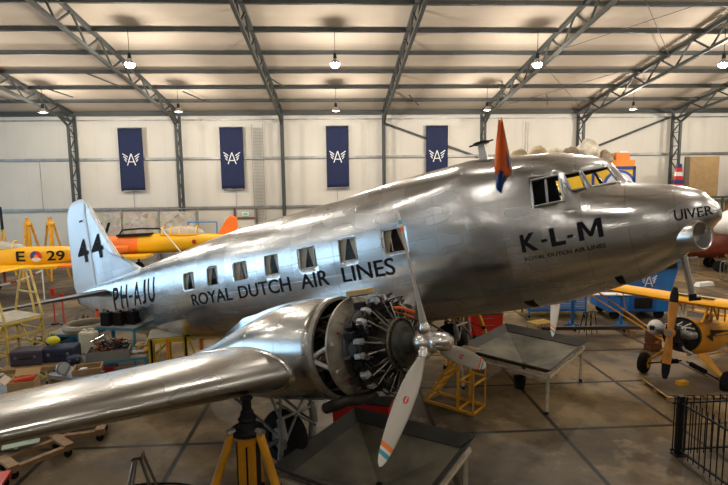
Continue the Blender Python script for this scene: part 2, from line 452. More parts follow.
inter=mat('dark_oily_engine_metal',(.05,.048,.045),.45,.6,var=.5,vs=14,bump=.3)
letter=mat('black_lettering',(.008,.009,.013),.7); letter.node_tree.nodes['Principled BSDF'].inputs['Specular IOR Level'].default_value=.15
dust=mat('dusty_metal',(.40,.37,.31),.5,.5,var=.45,vs=7)
KS=[0,.1,.25,.5,.84,1.0,1.4,1.74,2.06,2.82,3.37,4.5,6.5,9,12,15,17.2,18.6]
TP=[-.03,.12,.215,.325,.43,.475,.60,.74,.87,1.14,1.31,1.40,1.33,1.32,1.13,.90,.77,.62]
KB=[0,.25,.6,1.0,1.6,2.3,3.2,4.5,6.5,9,12,15,17.2,18.6]
BT=[-.30,-.55,-.79,-.956,-1.09,-1.215,-1.267,-1.327,-1.42,-1.42,-1.331,-.972,-.30,.25]
KW=[0,.1,.25,.6,1.0,1.6,2.3,3.2,4.5,6.5,9,12,15,17.2,18.6]
HW=[.24,.37,.49,.625,.72,.80,.87,.91,.92,.93,.90,.75,.45,.19,.05]
KH=[0,.10,.2,.42,.76,1.08,1.84,2.39,3.4,30]
HH=[0,.17,.31,.38,.37,.31,.18,.08,0,0]
def pch(x,y,q):
    n=len(x)
    if q<=x[0]: return y[0]
    if q>=x[-1]: return y[-1]
    i=0
    while x[i+1]<q: i+=1
    def sl(k):
        if k==0: return (y[1]-y[0])/(x[1]-x[0])
        if k==n-1: return (y[-1]-y[-2])/(x[-1]-x[-2])
        a=(y[k]-y[k-1])/(x[k]-x[k-1]);b=(y[k+1]-y[k])/(x[k+1]-x[k])
        return 0 if a*b<=0 else 2*a*b/(a+b)
    h=x[i+1]-x[i];t=(q-x[i])/h
    return (2*t**3-3*t*t+1)*y[i]+(t**3-2*t*t+t)*h*sl(i)+(3*t*t-2*t**3)*y[i+1]+(t**3-t*t)*h*sl(i+1)
def sst(a,b,x):
    t=min(1,max(0,(x-a)/(b-a)));return t*t*(3-2*t)
def hull(s,th):
    """th 0 = starboard, pi/2 top"""
    t,b,w=pch(KS,TP,s),pch(KB,BT,s),pch(KW,HW,s)
    n=2.3;c,z=math.cos(th),math.sin(th)
    y=w*math.copysign(abs(c)**(2/n),c); zz=(t+b)/2+(t-b)/2*math.copysign(abs(z)**(2/n),z)
    if z>0:
        s0=.98+.55*(abs(y)/.72)**1.6
        g=1-sst(.78,1.0,abs(y)/w)
        zz+=pch(KH,HH,s-s0)*g if s>s0 else 0
    return y,zz

ST=[i*.05 for i in range(0,70)]+[3.5+i*.14 for i in range(0,79)]+[14.6+i*.2 for i in range(0,21)]
ST=[s for s in ST if s<18.6]+[18.6]
NT=88
rows=[]
for s in ST: rows.append([P(s,*hull(s,-PI/2+2*PI*k/NT)) for k in range(NT)])
b=B(); b.mi=0
b.grid(rows,closed_v=True)
nose=[P(-.035,0+q.y*-.0-0,0) for q in rows[0]]
vs=[v for v in b.bm.verts]
# rounded nose cap
cap=[[P(-.05*math.sin(a),-r.y*math.cos(a),(r.z+.19)*math.cos(a)-.19) for r in rows[0]] for a in (0.0,.45,.9,1.3,1.57)]
b.grid(cap,closed_v=True)
bmesh.ops.remove_doubles(b.bm,verts=b.bm.verts,dist=.0008)
b.bm.faces.ensure_lookup_table()
endv=[v for v in b.bm.verts if abs(v.co.x+18.6)<1e-4]
def cut(bm,s0,s1,z0,z1,side,skew=0.0,shear=0.0,ylim=None):
    """open a window: polygon bounded by s0..s1 and z0..z1; skew slants the edges. side +1 starboard (y<0 local)"""
    n1=V((1,0,skew)).normalized()
    def sel(m):
        r=[]
        for f in bm.faces:
            c=f.calc_center_median()
            if c.y*side<0 and -c.x>s0-m and -c.x<s1+m and c.z>z0-m and c.z<z1+m: r.append(f)
        return r
    zc=(z0+z1)/2
    for co,no in (((-s0,0,zc),n1),((-s1,0,zc),n1),((0,0,z0),(shear,0,1)),((0,0,z1),(shear,0,1))):
        if shear and no[0]!=n1.x: co=(-(s0+s1)/2,0,co[2])
        fs=sel(.12); es=set(e for f in fs for e in f.edges); vv=set(v for f in fs for v in f.verts)
        bmesh.ops.bisect_plane(bm,geom=list(vv)+list(es)+fs,plane_co=co,plane_no=no,dist=1e-5)
    dl=[]
    for f in sel(.2):
        c=f.calc_center_median()
        if c.y*side>=0: continue
        d0=(c-V((-s0,0,zc))).dot(n1); d1=(c-V((-s1,0,zc))).dot(n1)
        q=shear*(c.x+(s0+s1)/2)
        if d0<1e-4 and d1>-1e-4 and z0<c.z+q<z1: dl.append(f)
    bmesh.ops.delete(bm,geom=dl,context='FACES')
WIN=[4.62+1.05*k for k in range(7)]
for s in WIN:
    for sd in (1,-1): cut(b.bm,s-.2,s+.2,.09,.49,sd)
for sd in (1,-1):
    cut(b.bm,1.74,2.17,.37,.77,sd,skew=.08)
    cut(b.bm,1.475,1.66,.49,.755,sd,skew=.25)
    cut(b.bm,1.12,1.43,.495,.755,sd,skew=.42)
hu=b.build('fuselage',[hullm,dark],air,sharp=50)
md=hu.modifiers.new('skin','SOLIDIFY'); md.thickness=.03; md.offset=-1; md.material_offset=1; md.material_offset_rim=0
def hy(s,z,eps=0.0):
    """half width of the hull at station s and height z"""
    lo,hi=-PI/2+.02,PI/2-.02
    for _ in range(30):
        m=(lo+hi)/2
        if hull(s,m)[1]<z: lo=m
        else: hi=m
    y=hull(s,lo)[0]
    return y+eps
def side_text(name,txt,p0,p1,cap0,cap1,bold=0.0,nx=16,eps=.006):
    def fn(u,v):
        s=p0[0]+(p1[0]-p0[0])*u; z=p0[1]+(p1[1]-p0[1])*u+v*(cap0+(cap1-cap0)*u)
        return P(s,hy(s,z,eps),z)
    return text_obj(name,txt,letter,fn,air,bold,nx)
for w,s0,s1,z0,z1 in (('ROYAL',10.88,9.22,-.335,-.33),('DUTCH',8.98,7.30,-.325,-.32),('AIR',7.0,6.24,-.315,-.31),('LINES',5.90,4.70,-.31,-.30)):
    side_text('cabin_lettering',w,(s0,z0),(s1,z1),.29,.31,.01)
for w,u0,u1 in (('P',0,.145),('H',.20,.37),('-',.41,.50),('A',.52,.69),('J',.72,.81),('U',.86,1)):
    f0=lambda u:15.5+(12.68-15.5)*u; z0,c0=(-.13,.67) if w!='-' else (.13,.07)
    side_text('registration_lettering',w,(f0(u0),z0+.05*u0),(f0(u1),z0+.05*u1),c0,c0,.012,6)
for w,s0,s1 in (('K',2.43,2.19),('-',2.13,2.05),('L',2.0,1.80),('-',1.77,1.69),('M',1.62,1.30)):
    if w=='-':
        side_text('operator_lettering',w,(s0,-.165),(s1,-.16),.045,.045,.02,4)
    elif w=='M':
        MP=[(0,0),(0,1),(.24,1),(.5,.40),(.76,1),(1,1),(1,0),(.79,0),(.79,.66),(.57,.14),(.43,.14),(.21,.66),(.21,0)]
        bm=bmesh.new(); bm.faces.new([bm.verts.new((x,y,0)) for x,y in MP]); bmesh.ops.triangulate(bm,faces=bm.faces[:])
        for i in range(1,6): bmesh.ops.bisect_plane(bm,geom=bm.verts[:]+bm.edges[:]+bm.faces[:],plane_co=(i/6,0,0),plane_no=(1,0,0)); bmesh.ops.bisect_plane(bm,geom=bm.verts[:]+bm.edges[:]+bm.faces[:],plane_co=(0,i/6,0),plane_no=(0,1,0))
        for v in bm.verts:
            s_=s0+(s1-s0)*v.co.x; z_=-.27+(2.43-s_)*.045+.27*v.co.y; v.co=P(s_,hy(s_,z_,.006),z_)
        b=B(); b.bm.free(); b.bm=bm; b.build('operator_lettering',letter,air,recalc=False,sharp=0)
    else: side_text('operator_lettering',w,(s0,-.27+(2.43-s0)*.045),(s1,-.27+(2.43-s1)*.045),.27,.27,.035,6)
side_text('operator_lettering','ROYAL DUTCH AIR LINES',(2.42,-.40),(1.30,-.375),.055,.06,.02,24)
side_text('name_lettering','UIVER',(.45,-.18),(.035,-.185),.15,.12,.005,14)
# cabin windows: pane, frame, curtains
glass=mat('window_glass',(.02,.02,.025),.05,alpha=.22)
curt=mat('cream_curtain',(.80,.72,.52),.8,var=.25,vs=30)
framem=mat('window_frame_metal',(.5,.51,.52),.35,1.0)
def pane(name,quad,m,eps,n=5,parent=air):
    """quad of (s,z): TL,TR,BR,BL"""
    tl,tr,br,bl_=quad;Pn=[]
    for i in range(n+1):
        v=i/n;row=[]
        for k in range(n+1):
            u=k/n
            s=(tl[0]*(1-u)+tr[0]*u)*(1-v)+(bl_[0]*(1-u)+br[0]*u)*v; z=(tl[1]*(1-u)+tr[1]*u)*(1-v)+(bl_[1]*(1-u)+br[1]*u)*v
            row.append(P(s,hy(s,z,eps),z))
        Pn.append(row)
    b=B(); b.grid(Pn); return b.build(name,m,parent,sharp=0)
def frame(quad,r,eps,parent,m=framem,name='window_frame'):
    pts=[]
    for i in range(4):
        a,c=quad[i],quad[(i+1)%4]
        for k in range(6):
            s=a[0]+(c[0]-a[0])*k/6;z=a[1]+(c[1]-a[1])*k/6; pts.append(P(s,hy(s,z,eps),z))
    b=B(); b.tube(pts,r,n=6,closed=True); return b.build(name,m,parent,sharp=0)
for i,s in enumerate(WIN):
    q=[(s+.19,.48),(s-.19,.48),(s-.19,.10),(s+.19,.10)]
    w=pane('window',q,glass,-.012)
    frame([(s+.205,.495),(s-.205,.495),(s-.205,.085),(s+.205,.085)],.011,.002,w)
    for sg in (-1,1):
        b=B();rw=[]
        for k in range(11):
            v=k/10;row=[]
            for j in range(9):
                u=j/8
                wd=.225-.13*v+.012*((i*37)%5-2)
                ss=s+sg*(.24-u*wd); z=.52-.46*v
                row.append(P(ss,hy(ss,z)-.055-.010*math.sin(u*16),z))
            rw.append(row)
        b.grid(rw); b.build('curtain',curt,w,sharp=0)
    b=B(); b.box(P(s,hy(s,.3)-.33,.2),(.5,.03,.75)); b.build('seat_back',mat('cabin_seat_cloth',(.10,.085,.07),.8,var=.4,vs=6),w)
# cockpit glazing
for nm,q in (('cockpit_side_window',[(2.15,.765),(1.76,.765),(1.735,.38),(2.16,.38)]),('windshield_pane',[(1.69,.75),(1.50,.75),(1.44,.50),(1.62,.50)]),('windshield_pane',[(1.48,.75),(1.19,.75),(1.08,.50),(1.38,.50)])):
    w=pane(nm,q,glass,-.012)
    frame(q,.016,.004,w)
b=B(); b.bar(P(1.95,hy(1.95,.76,-.03),.76),P(1.97,hy(1.97,.4,-.03),.38),.03); b.build('sliding_window_bar',framem,air)
b=B(); b.box(P(2.75,0,.25),(.06,1.0,1.3)); b.build('cockpit_bulkhead',dark,air)
b=B(); b.lathe(P(1.75,.38,.42),(.5,0,.86),[(0,.15),(.02,.16),(.03,.15)],n=20); b.cyl(P(1.75,.38,.42),P(1.6,.38,.1),.02); b.build('control_wheel',black,air)
# belly squares, pitot mast, antenna mast, landing lights
for s,z0 in ((1.29,-.9),(2.6,-1.12)):
    P4=[[P(s+.08*a,hy(s,z0+.07*c_,.006),z0+.07*c_) for a in (-1,0,1)] for c_ in (-1,-.5,0,.5,1)]
    b=B(); b.grid(P4); b.build('belly_vent',black,air,sharp=0)
b=B(); b.cyl(P(.47,.2,-.66),P(.46,.2,-1.24),.042,n=14); b.build('pitot_mast',chrome,air)
b=B(); b.cyl(P(.46,.2,-1.22),P(.46,.2,-1.29),.05,n=14); b.box(P(.44,.2,-1.29),(.14,.1,.04)); b.build('mast_cap',black,air)
b=B(); b.box(P(3.08,0,1.50),(.14,.07,.28),taper=.8); b.build('antenna_mast',mat('pale_grey_paint',(.5,.5,.47),.4),air)
b=B(); b.cyl(P(3.08,0,1.66),P(3.08,0,1.63),.14,n=20); b.cyl(P(3.3,.0,1.645),P(2.86,0,1.645),.015); b.build('antenna_disc',black,air)
for sg in (1,-1):
    ax=V((math.cos(R(31)),-sg*math.sin(R(31)),.02)); c=P(.19,sg*.49,-.42)-ax*.56
    b=B(); b.lathe(c,ax,[(-.1,.16),(.0,.19),(.25,.205),(.53,.20),(.56,.185),(.55,.17),(.38,.155),(.25,.09),(.23,0)],n=36)
    l=b.build('landing_light',mat('bright_reflector_metal',(.72,.72,.70),.3,1.0),air)
    B().lathe(c+ax*.53,ax,[(0,.165),(.015,.12),(.025,0)],n=24).build('lens',glass,l)
    B().sph(c+ax*.28,.035).build('bulb',mat('lamp_bulb_glass',(.8,.8,.75),.1),l)
# fin and rudder
def plate(name,pts,m,thick,parent=air,yc=0.0,eps=0):
    """aerofoil-like plate from outline (s,z): thickness falls off to the edge"""
    b=B(); N=len(pts); cs=sum(p[0] for p in pts)/N; cz=sum(p[1] for p in pts)/N
    for sg in (1,-1):
        rings=[]
        for k,t in ((1.0,.12),(.97,.45),(.88,.75),(.7,.92),(.4,1.0),(.01,1.0)):
            rings.append([P(cs+(p[0]-cs)*k,yc+sg*thick*t,cz+(p[1]-cz)*k) for p in pts])
        b.grid(rings,closed_v=True)
    bmesh.ops.remove_doubles(b.bm,verts=b.bm.verts,dist=.0005)
    return b.build(name,m,parent,sharp=60)
def dens(pts,n=4):
    r=[]
    for i,p in enumerate(pts):
        q=pts[(i+1)%len(pts)]
        for k in range(n): r.append((p[0]+(q[0]-p[0])*k/n,p[1]+(q[1]-p[1])*k/n))
    return r
finp=dens([(14.1,.85),(14.7,1.0),(15.1,1.14),(15.5,1.62),(16.05,2.38),(16.4,2.95),(16.68,3.38),(16.86,3.56),(16.96,3.2),(17.1,.9),(17.15,.35),(16,.6)])
plate('fin',finp,finm,.085)
rudp=dens([(16.87,3.58),(17.05,3.68),(17.35,3.73),(17.75,3.72),(18.0,3.66),(18.2,3.5),(18.36,3.25),(18.5,2.6),(18.64,1.6),(18.74,.8),(18.6,.45),(18.2,.38),(17.8,.42),(17.16,.38),(17.12,.9),(16.98,3.2)])
ru=plate('rudder',rudp,rudm,.06)
for s0,s1,z0,z1 in ((17.93,17.20,1.60,2.38),(16.90,16.12,1.60,2.38)):
    z0a=z0
    text_obj('race_number','4',letter,lambda u,v,s0=s0,s1=s1,z0=z0,z1=z1: P(s0+(s1-s0)*u,.097 if s0<17 else .072,z0+(z1-z0)*v),air,.02,1,1)
b=B(); b.box(P(17.3,.075,2.98),(.22,.01,.05)); b.box(P(17.3,.08,2.98),(.14,.01,.02)); b.build('rudder_plate',black,air)
# horizontal tail
for sg in (1,-1):
    b=B();rows=[]
    for y,l,t in ((.1,15.9,18.3),(.8,15.95,18.25),(2.4,16.35,18.1),(3.4,16.75,17.9),(3.8,17.0,17.6),(3.86,17.25,17.35)):
        r=[]
        for k in range(12):
            a=2*PI*k/12; c=(l+t)/2;h=(t-l)/2
            r.append(P(c-h*math.cos(a),sg*y,.50+.09*(1-y/5)*math.sin(a)*(1.2 if math.cos(a)>0 else .6)))
        rows.append(r)
    b.grid(rows,closed_v=True); b._f([b.bm.verts[i] for i in []]) if 0 else None
    st=b.build('tailplane',[mat('tailplane_grey_fabric',(.16,.18,.20),.5,.3)],air)
# ---- wings
def wing_sec(y):
    ya=abs(y)
    if ya<3.3: l,t,th,z=4.72,8.75,.68,-1.27
    else:
        k=(ya-3.3)/9.5
        l=4.72+k*2.75; t=8.75+k*.45; th=.68-.44*k; z=-1.27+(ya-3.3)*math.tan(R(WDIH))
    if ya>11.2:
        q=min(1,(ya-11.2)/1.62); e=math.sqrt(max(0,1-q*q)); c=(l+t)/2+.2; l=c-(c-l)*max(e,.04); t=c+(t-c)*max(e,.04); th*=max(e,.05)
    return l,t,th,z
def foil(u): return 5*(.2969*math.sqrt(u)-.126*u-.3516*u*u+.2843*u**3-.1036*u**4)
for sg in (1,-1):
    b=B();rows=[]
    ys=[0,.5,1,1.5,2,2.5,3,3.3,3.6]+[4+.5*i for i in range(15)]+[11.2,11.6,12,12.3,12.55,12.7,12.8,12.82]
    us=[.5-.5*math.cos(PI*i/22) for i in range(23)]
    for y in ys:
        l,t,th,z=wing_sec(y);r=[]
        c=t-l
        for u in us[::-1]: r.append(P(l+c*u,sg*y,z+foil(u)*th*1.15+.06*math.sin(PI*u)-u*.10))
        for u in us[1:-1]: r.append(P(l+c*u,sg*y,z-foil(u)*th*max(.5,.85-.9*max(0,(abs(y)-3.3)/9.5))+.04*math.sin(PI*u)-u*.10))
        rows.append(r)
    b.grid(rows,closed_v=True)
    w=b.build('wing',wingm,air,sharp=60)
    # joint strap between centre section and outer wing
    l,t,th,z=wing_sec(3.62)
    b=B();r0=[];
    for yy,e in ((3.56,.0),(3.58,.016),(3.68,.016),(3.70,0)):
        l,t,th,z=wing_sec(yy);c=t-l;r=[]
        for u in us[::-1]: r.append(P(l+c*u-e*(1-u),sg*yy,z+foil(u)*th*1.15+.06*math.sin(PI*u)-u*.10+e))
        for u in us[1:-1]: r.append(P(l+c*u-e*(1-u),sg*yy,z-foil(u)*th*.85+.04*math.sin(PI*u)-u*.10-e))
        r0.append(r)
    b.grid(r0,closed_v=True); b.build('wing_joint_band',chrome,w,sharp=30)
    # root fillet
    b=B();rows=[]
    for k in range(23):
        s=4.85+k*.25
        f=(s-4.85)/5.5; rad=.12+.62*math.sin(min(1,f*1.25)*PI*.5)*(1 if f<.75 else max(0.02,(1-f)/.25))
        u=min(1,(s-4.72)/4.03); zw=-1.30+foil(u)*.64*1.15+.06*math.sin(PI*u)-u*.10
        if s>8.75: zw=-1.40+(s-8.75)*.05
        row=[]
        for j in range(11):
            a=PI/2*j/10
            z=zw+rad*(1-math.sin(a)) ; y=hy(s,min(zw+rad,.2))-.02+rad*(1-math.cos(a))
            if j==0: y-=.05
            row.append(P(s,sg*y,z-.012*(j==10)))
        rows.append(row)
    b.grid(rows); b.build('wing_fillet',hullm,air,sharp=0)

# ---- nacelle, engine, propeller
HY,HZ=2.96,-1.055
def nacelle(sg):
    Y=sg*HY
    b=B();rows=[]
    for s,zt,zb,ry in ((4.42,HZ+.70,HZ-.70,.70),(4.6,HZ+.71,HZ-.71,.71),(5.0,-.34,-1.78,.715),(5.4,-.37,-1.78,.70),(5.8,-.44,-1.78,.67),(6.2,-.55,-1.76,.62),(6.7,-.70,-1.72,.54),(7.2,-.85,-1.66,.44),(7.8,-1.00,-1.60,.32),(8.5,-1.15,-1.5,.18),(9.0,-1.28,-1.42,.03)):
        c=(zt+zb)/2;h=(zt-zb)/2
        rows.append([P(s,Y+ry*math.cos(2*PI*k/48),c+h*math.sin(2*PI*k/48)) for k in range(48)])
    b.grid(rows,closed_v=True); n=b.build('nacelle',nacm,air,sharp=50)
    md=n.modifiers.new('skin','SOLIDIFY'); md.thickness=.02; md.offset=-1
    B().lathe(P(4.44,Y,HZ),(1,0,0),[(0,.66),(.03,.66),(.035,.705),(-.04,.712),(-.045,.70)],n=56).build('nacelle_rim',dust,n)
    B().lathe(P(4.95,Y,HZ),(1,0,0),[(0,0),(.0,.68),(.06,.68)],n=40).build('firewall',inter,n)
    b=B()
    for k in range(26):
        a=2*PI*k/26+.1; r=random.uniform(.15,.6)
        b.box(P(4.86,Y+r*math.cos(a),HZ+r*math.sin(a)),(.14,random.uniform(.05,.16),random.uniform(.05,.16)))
    b.build('accessory_boxes',inter,n)
    b=B()
    for k in range(10):
        a0=random.uniform(0,6.28);r0=random.uniform(.2,.6)
        pts=[P(4.85-.05*j,Y+(r0+.03*math.sin(j))*math.cos(a0+j*.12),HZ+(r0)*math.sin(a0+j*.12)) for j in range(12)]
        b.tube(pts,.014,n=6)
    b.build('hoses',mat('brown_hose',(.16,.10,.05),.6),n)
    for k in range(8):
        a=2*PI*(k//2)/4+PI/4; e=(-1)**k*.33
        B().cyl(P(4.62,Y+.66*math.cos(a),HZ+.66*math.sin(a)),P(4.14,Y+.56*math.cos(a+e),HZ+.56*math.sin(a+e)),.022,n=10).build('engine_mount_tube',inter,n)

    for e in (-.3,.3):
        b=B(); b.cyl(P(4.5,Y+sg*.67,HZ+.02),P(4.12,Y+sg*.60*math.cos(e),HZ+.62*math.sin(e)),.028,n=10); b.build('engine_mount_strut',mat('pale_grey_tube',(.62,.61,.57),.45),n)
    return n
def engine(sg):
    Y=sg*HY
    C0=P(0,Y,HZ)
    def E_(s,r,a): return P(s,Y+r*math.cos(a),HZ+r*math.sin(a))
    e=B().lathe(P(4.1,Y,HZ),(1,0,0),[(0,0),(0,.34),(.15,.36),(.3,.33),(.52,.33),(.58,.29),(.6,.1)],n=36).build('engine',inter,air)
    gc=mat('grey_green_gearcase',(.05,.054,.044),.5,.3,var=.5,vs=10)
    b=B(); b.lathe(P(3.52,Y,HZ),(1,0,0),[(0,.31),(.03,.315),(.05,.29),(.08,.285),(.10,.24),(.13,.225),(.15,.15),(.22,.13),(.24,.09),(.42,.085)],n=40)
    for k in range(24): b.cyl(E_(3.49,.295,2*PI*k/24),E_(3.455,.295,2*PI*k/24),.012,n=6)
    b.build('gearcase',gc,e)
    b=B(); b.lathe(P(3.50,Y,HZ),(1,0,0),[(0,.33),(.02,.345),(.045,.33)],n=40)
    for k in range(18): b.tube([E_(3.48,.34,2*PI*k/18),E_(3.52,.42,2*PI*k/18+.05),E_(3.62,.55,2*PI*k/18+.08)],.008,n=5)
    b.build('ignition_harness',mat('ignition_brass',(.13,.12,.08),.45,.7),e)
    # diaphragm ring
    b=B(); b.lathe(P(4.18,Y,HZ),(1,0,0),[(0,.66),(-.02,.672),(.015,.675),(.02,.655),(.06,.60),(.20,.42),(.205,.36),(.18,.36),(.03,.60),(0,.66)],n=64)
    for k in range(24):
        a=2*PI*k/24; b.bar(E_(3.985,.43,a),E_(4.13,.61,a),.008,.02)
    b.build('cowling_diaphragm',dust,e)
    b=B()
    for a in (2.6,-2.5,-.5,.4,1.4,-1.5): b.cyl(E_(4.12,.56,a if sg<0 else PI-a),E_(4.07,.57,a if sg<0 else PI-a),.018,n=12)
    b.build('red_plug',mat('faded_red_plug',(.32,.03,.02),.5),e)
    # exhaust collector and tail pipe
    pm=mat('burnt_exhaust_pipe',(.075,.07,.068),.5,.7,var=.4,vs=6)
    b=B(); b.tube([E_(3.98,.50,2*PI*k/40) for k in range(40)],.062,n=10,closed=True)
    b.tube([P(3.88,Y+sg*.10,HZ-.50),P(3.92,Y+sg*.22,HZ-.60),P(4.05,Y+sg*.34,HZ-.62),P(4.2,Y+sg*.44,HZ-.60),P(4.38,Y+sg*.46,HZ-.66),P(4.6,Y+sg*.42,HZ-.72)],.075,n=12)
    b.build('exhaust_collector',pm,e)
    fins=mat('cylinder_fin_metal',(.028,.026,.024),.65,.2)
    cap=mat('light_grey_rocker_cover',(.50,.52,.54),.4,.4,var=.5,vs=12)
    rod=mat('steel_pushrod',(.34,.33,.31),.35,.9)
    for i in range(9):
        a=PI/2+2*PI*i/9
        ax=E_(0,1,a)-E_(0,0,a)
        b=B(); prof=[(0,.09)]
        for k in range(13): r=.092 if k<6 else .112-.004*max(0,k-9); d=.30+k*.026; prof+=[(d,.06),(d+.003,r),(d+.012,r),(d+.015,.06)]
        prof+=[(.65,.05),(.655,0)]
        b.lathe(E_(3.76,0,a),ax,prof,n=16)
        c=b.build('cylinder',fins,e)
        tn=V((0,-ax.z,ax.y))
        b=B()
        for q in (-1,1):
            b=B(); rm=Matrix((V((1,0,0)),tn,ax)).transposed(); b.box(E_(3.71,.625,a)+tn*q*.085,(.12,.066,.05),rm,taper=.7); b.box(E_(3.71,.598,a)+tn*q*.085,(.13,.08,.012),rm)
            b.cyl(E_(3.66,.56,a)+tn*q*.085,E_(3.70,.62,a)+tn*q*.085,.04,n=10)
            b.build('rocker_cover',cap,c)
            b=B(); b.cyl(E_(3.50,.30,a)+tn*q*.03,E_(3.60,.60,a)+tn*q*.075,.010,n=8)
            b.build('pushrod',rod,c)
        b=B(); b.tube([E_(3.86,.55,a)+tn*.1,E_(3.95,.56,a)+tn*.12,E_(4.0,.50,a)+tn*.1],.04,n=8)
        b.tube([E_(3.84,.55,a)-tn*.1,E_(3.95,.45,a)-tn*.1,E_(4.0,.34,a)-tn*.06],.032,n=8)
        b.build('intake_pipe',inter,c)
    b=B()
    for k in range(90):
        a0=2*PI*k/90+random.uniform(-.05,.05); r0=random.uniform(.42,.64)
        b.tube([E_(3.62,r0,a0),E_(3.56,r0+.03,a0+.08),E_(3.66,r0-.02,a0+.17)],.009,n=5)
        if k%2: b.box(E_(3.84,.38+.3*random.random(),a0),(.14,.08,.08))
    b.build('wiring',black,e)['kind']='stuff'
    b=B()
    for k in range(22):
        a0=2*PI*k/22+random.uniform(-.1,.1); r0=random.uniform(.40,.60)
        if k%2: b.tube([E_(3.60,r0,a0),E_(3.55,r0-.05,a0+.05),E_(3.52,r0-.12,a0+.02)],.010,n=6)
        else: b.box(E_(3.66,r0,a0),(.05,.035,.06)); b.cyl(E_(3.64,r0,a0),E_(3.58,r0,a0),.014,n=8)
    b.build('engine_fittings',mat('worn_grey_fitting',(.30,.30,.29),.45,.6,var=.6,vs=20),e)['kind']='stuff'
    return e
bladem=mat('grey_beige_blade_paint',(.50,.48,.44),.35)
def propeller(sg,ph):
    Y=sg*HY; HS=3.09
    hub=B().lathe(P(HS+.16,Y,HZ),(1,0,0),[(0,0),(.0,.10),(.04,.14),(.10,.15),(.20,.15),(.26,.12),(.30,.10)],n=28)
    pr=hub.build('propeller',chrome,air)
    b=B(); b.lathe(P(HS-.10,Y,HZ),(1,0,0),[(-.06,.10),(0,.125),(.04,.13),(.06,.115),(.16,.115),(.20,.10),(.225,.06),(.235,.058),(.24,0)],n=28)
    for k in range(6): b.cyl(P(HS-.12,Y+.12*math.cos(k*PI/3),HZ+.12*math.sin(k*PI/3)),P(HS-.17,Y+.12*math.cos(k*PI/3),HZ+.12*math.sin(k*PI/3)),.014,n=6)
    b.build('propeller_dome',chrome,pr)
    for k in range(3):
        a=ph+k*2*PI/3
        rad=V((0,sg*math.sin(a) if sg>0 else -math.sin(a),-math.cos(a)))
        rad=V((0,(1 if sg>0 else -1)*math.sin(a),-math.cos(a)))   # local y is port
        O=P(HS,Y,HZ); fwd=V((1,0,0)); tn=rad.cross(fwd)
        def sec(r,c,t,tw,n=14):
            row=[]
            for j in range(n):
                q=2*PI*j/n; x=math.cos(q)*c/2; z=math.sin(q)*t/2*(1.0 if c<.13 else (.9-.35*math.cos(q)))
                d=tn*(x*math.cos(tw)-z*math.sin(tw))+fwd*(x*math.sin(tw)+z*math.cos(tw))
                row.append(O+rad*r+d)
            return row
        def rng(rs):
            b=B(); b.grid([sec(*q) for q in rs],closed_v=True); return b
        def cw(r):
            k_=[(.12,.11,.11),(.22,.105,.105),(.32,.12,.09),(.5,.185,.06),(.7,.225,.045),(.95,.235,.034),(1.2,.22,.026),(1.42,.185,.018),(1.55,.145,.013),(1.62,.10,.010),(1.66,.05,.006),(1.668,.01,.004)]
            for i in range(len(k_)-1):
                if k_[i][0]<=r<=k_[i+1][0]:
                    f=(r-k_[i][0])/(k_[i+1][0]-k_[i][0]); return k_[i][1]*(1-f)+k_[i+1][1]*f,k_[i][2]*(1-f)+k_[i+1][2]*f
            return k_[-1][1:]
        def S(r): c,t=cw(r); tw=BTW*(.72-.52*min(1,max(0,(r-.3)/1.3)))*(1); return (r,c,t,-tw)
        b=rng([S(r) for r in (.12,.22,.32,.4,.5,.6,.7,.82,.95,1.08,1.2,1.32,1.42)])
        bl_=b.build('propeller_blade',bladem,pr,sharp=0)
        for nm,r0,r1,mm in (('orange_tip_stripe',1.42,1.475,orange),('white_tip_stripe',1.475,1.51,white),('blue_tip_stripe',1.51,1.56,mat('sky_blue_paint',(.05,.35,.50),.4)),('white_tip',1.56,1.668,white)):
            rng([S(r0+(r1-r0)*j/5) for j in range(6)]).build(nm,mm,bl_,sharp=0)
        B().lathe(O+rad*.1,rad,[(0,.075),(.06,.085),(.10,.085),(.14,.062),(.16,.058)],n=18).build('blade_socket',chrome,pr)
        # oval red badge on the front face
        b=B();c,t=cw(.86);tw=-BTW*(.72-.52*(.56/1.3)); e1=rad; e2=tn*math.cos(tw)+fwd*math.sin(tw); nn=-tn*math.sin(tw)+fwd*math.cos(tw)
        pts=[O+rad*.86+e1*.05*math.cos(q)+e2*.032*math.sin(q)+nn*.023 for q in [2*PI*i/20 for i in range(20)]]
        b.prism(pts,.003,nn); b.build('maker_badge',red,bl_)
        b=B(); b.bar(O+rad*.82+nn*.0275,O+rad*.90+nn*.0275,.012,.002,up=nn); b.build('badge_mark',white,bl_)
    return pr
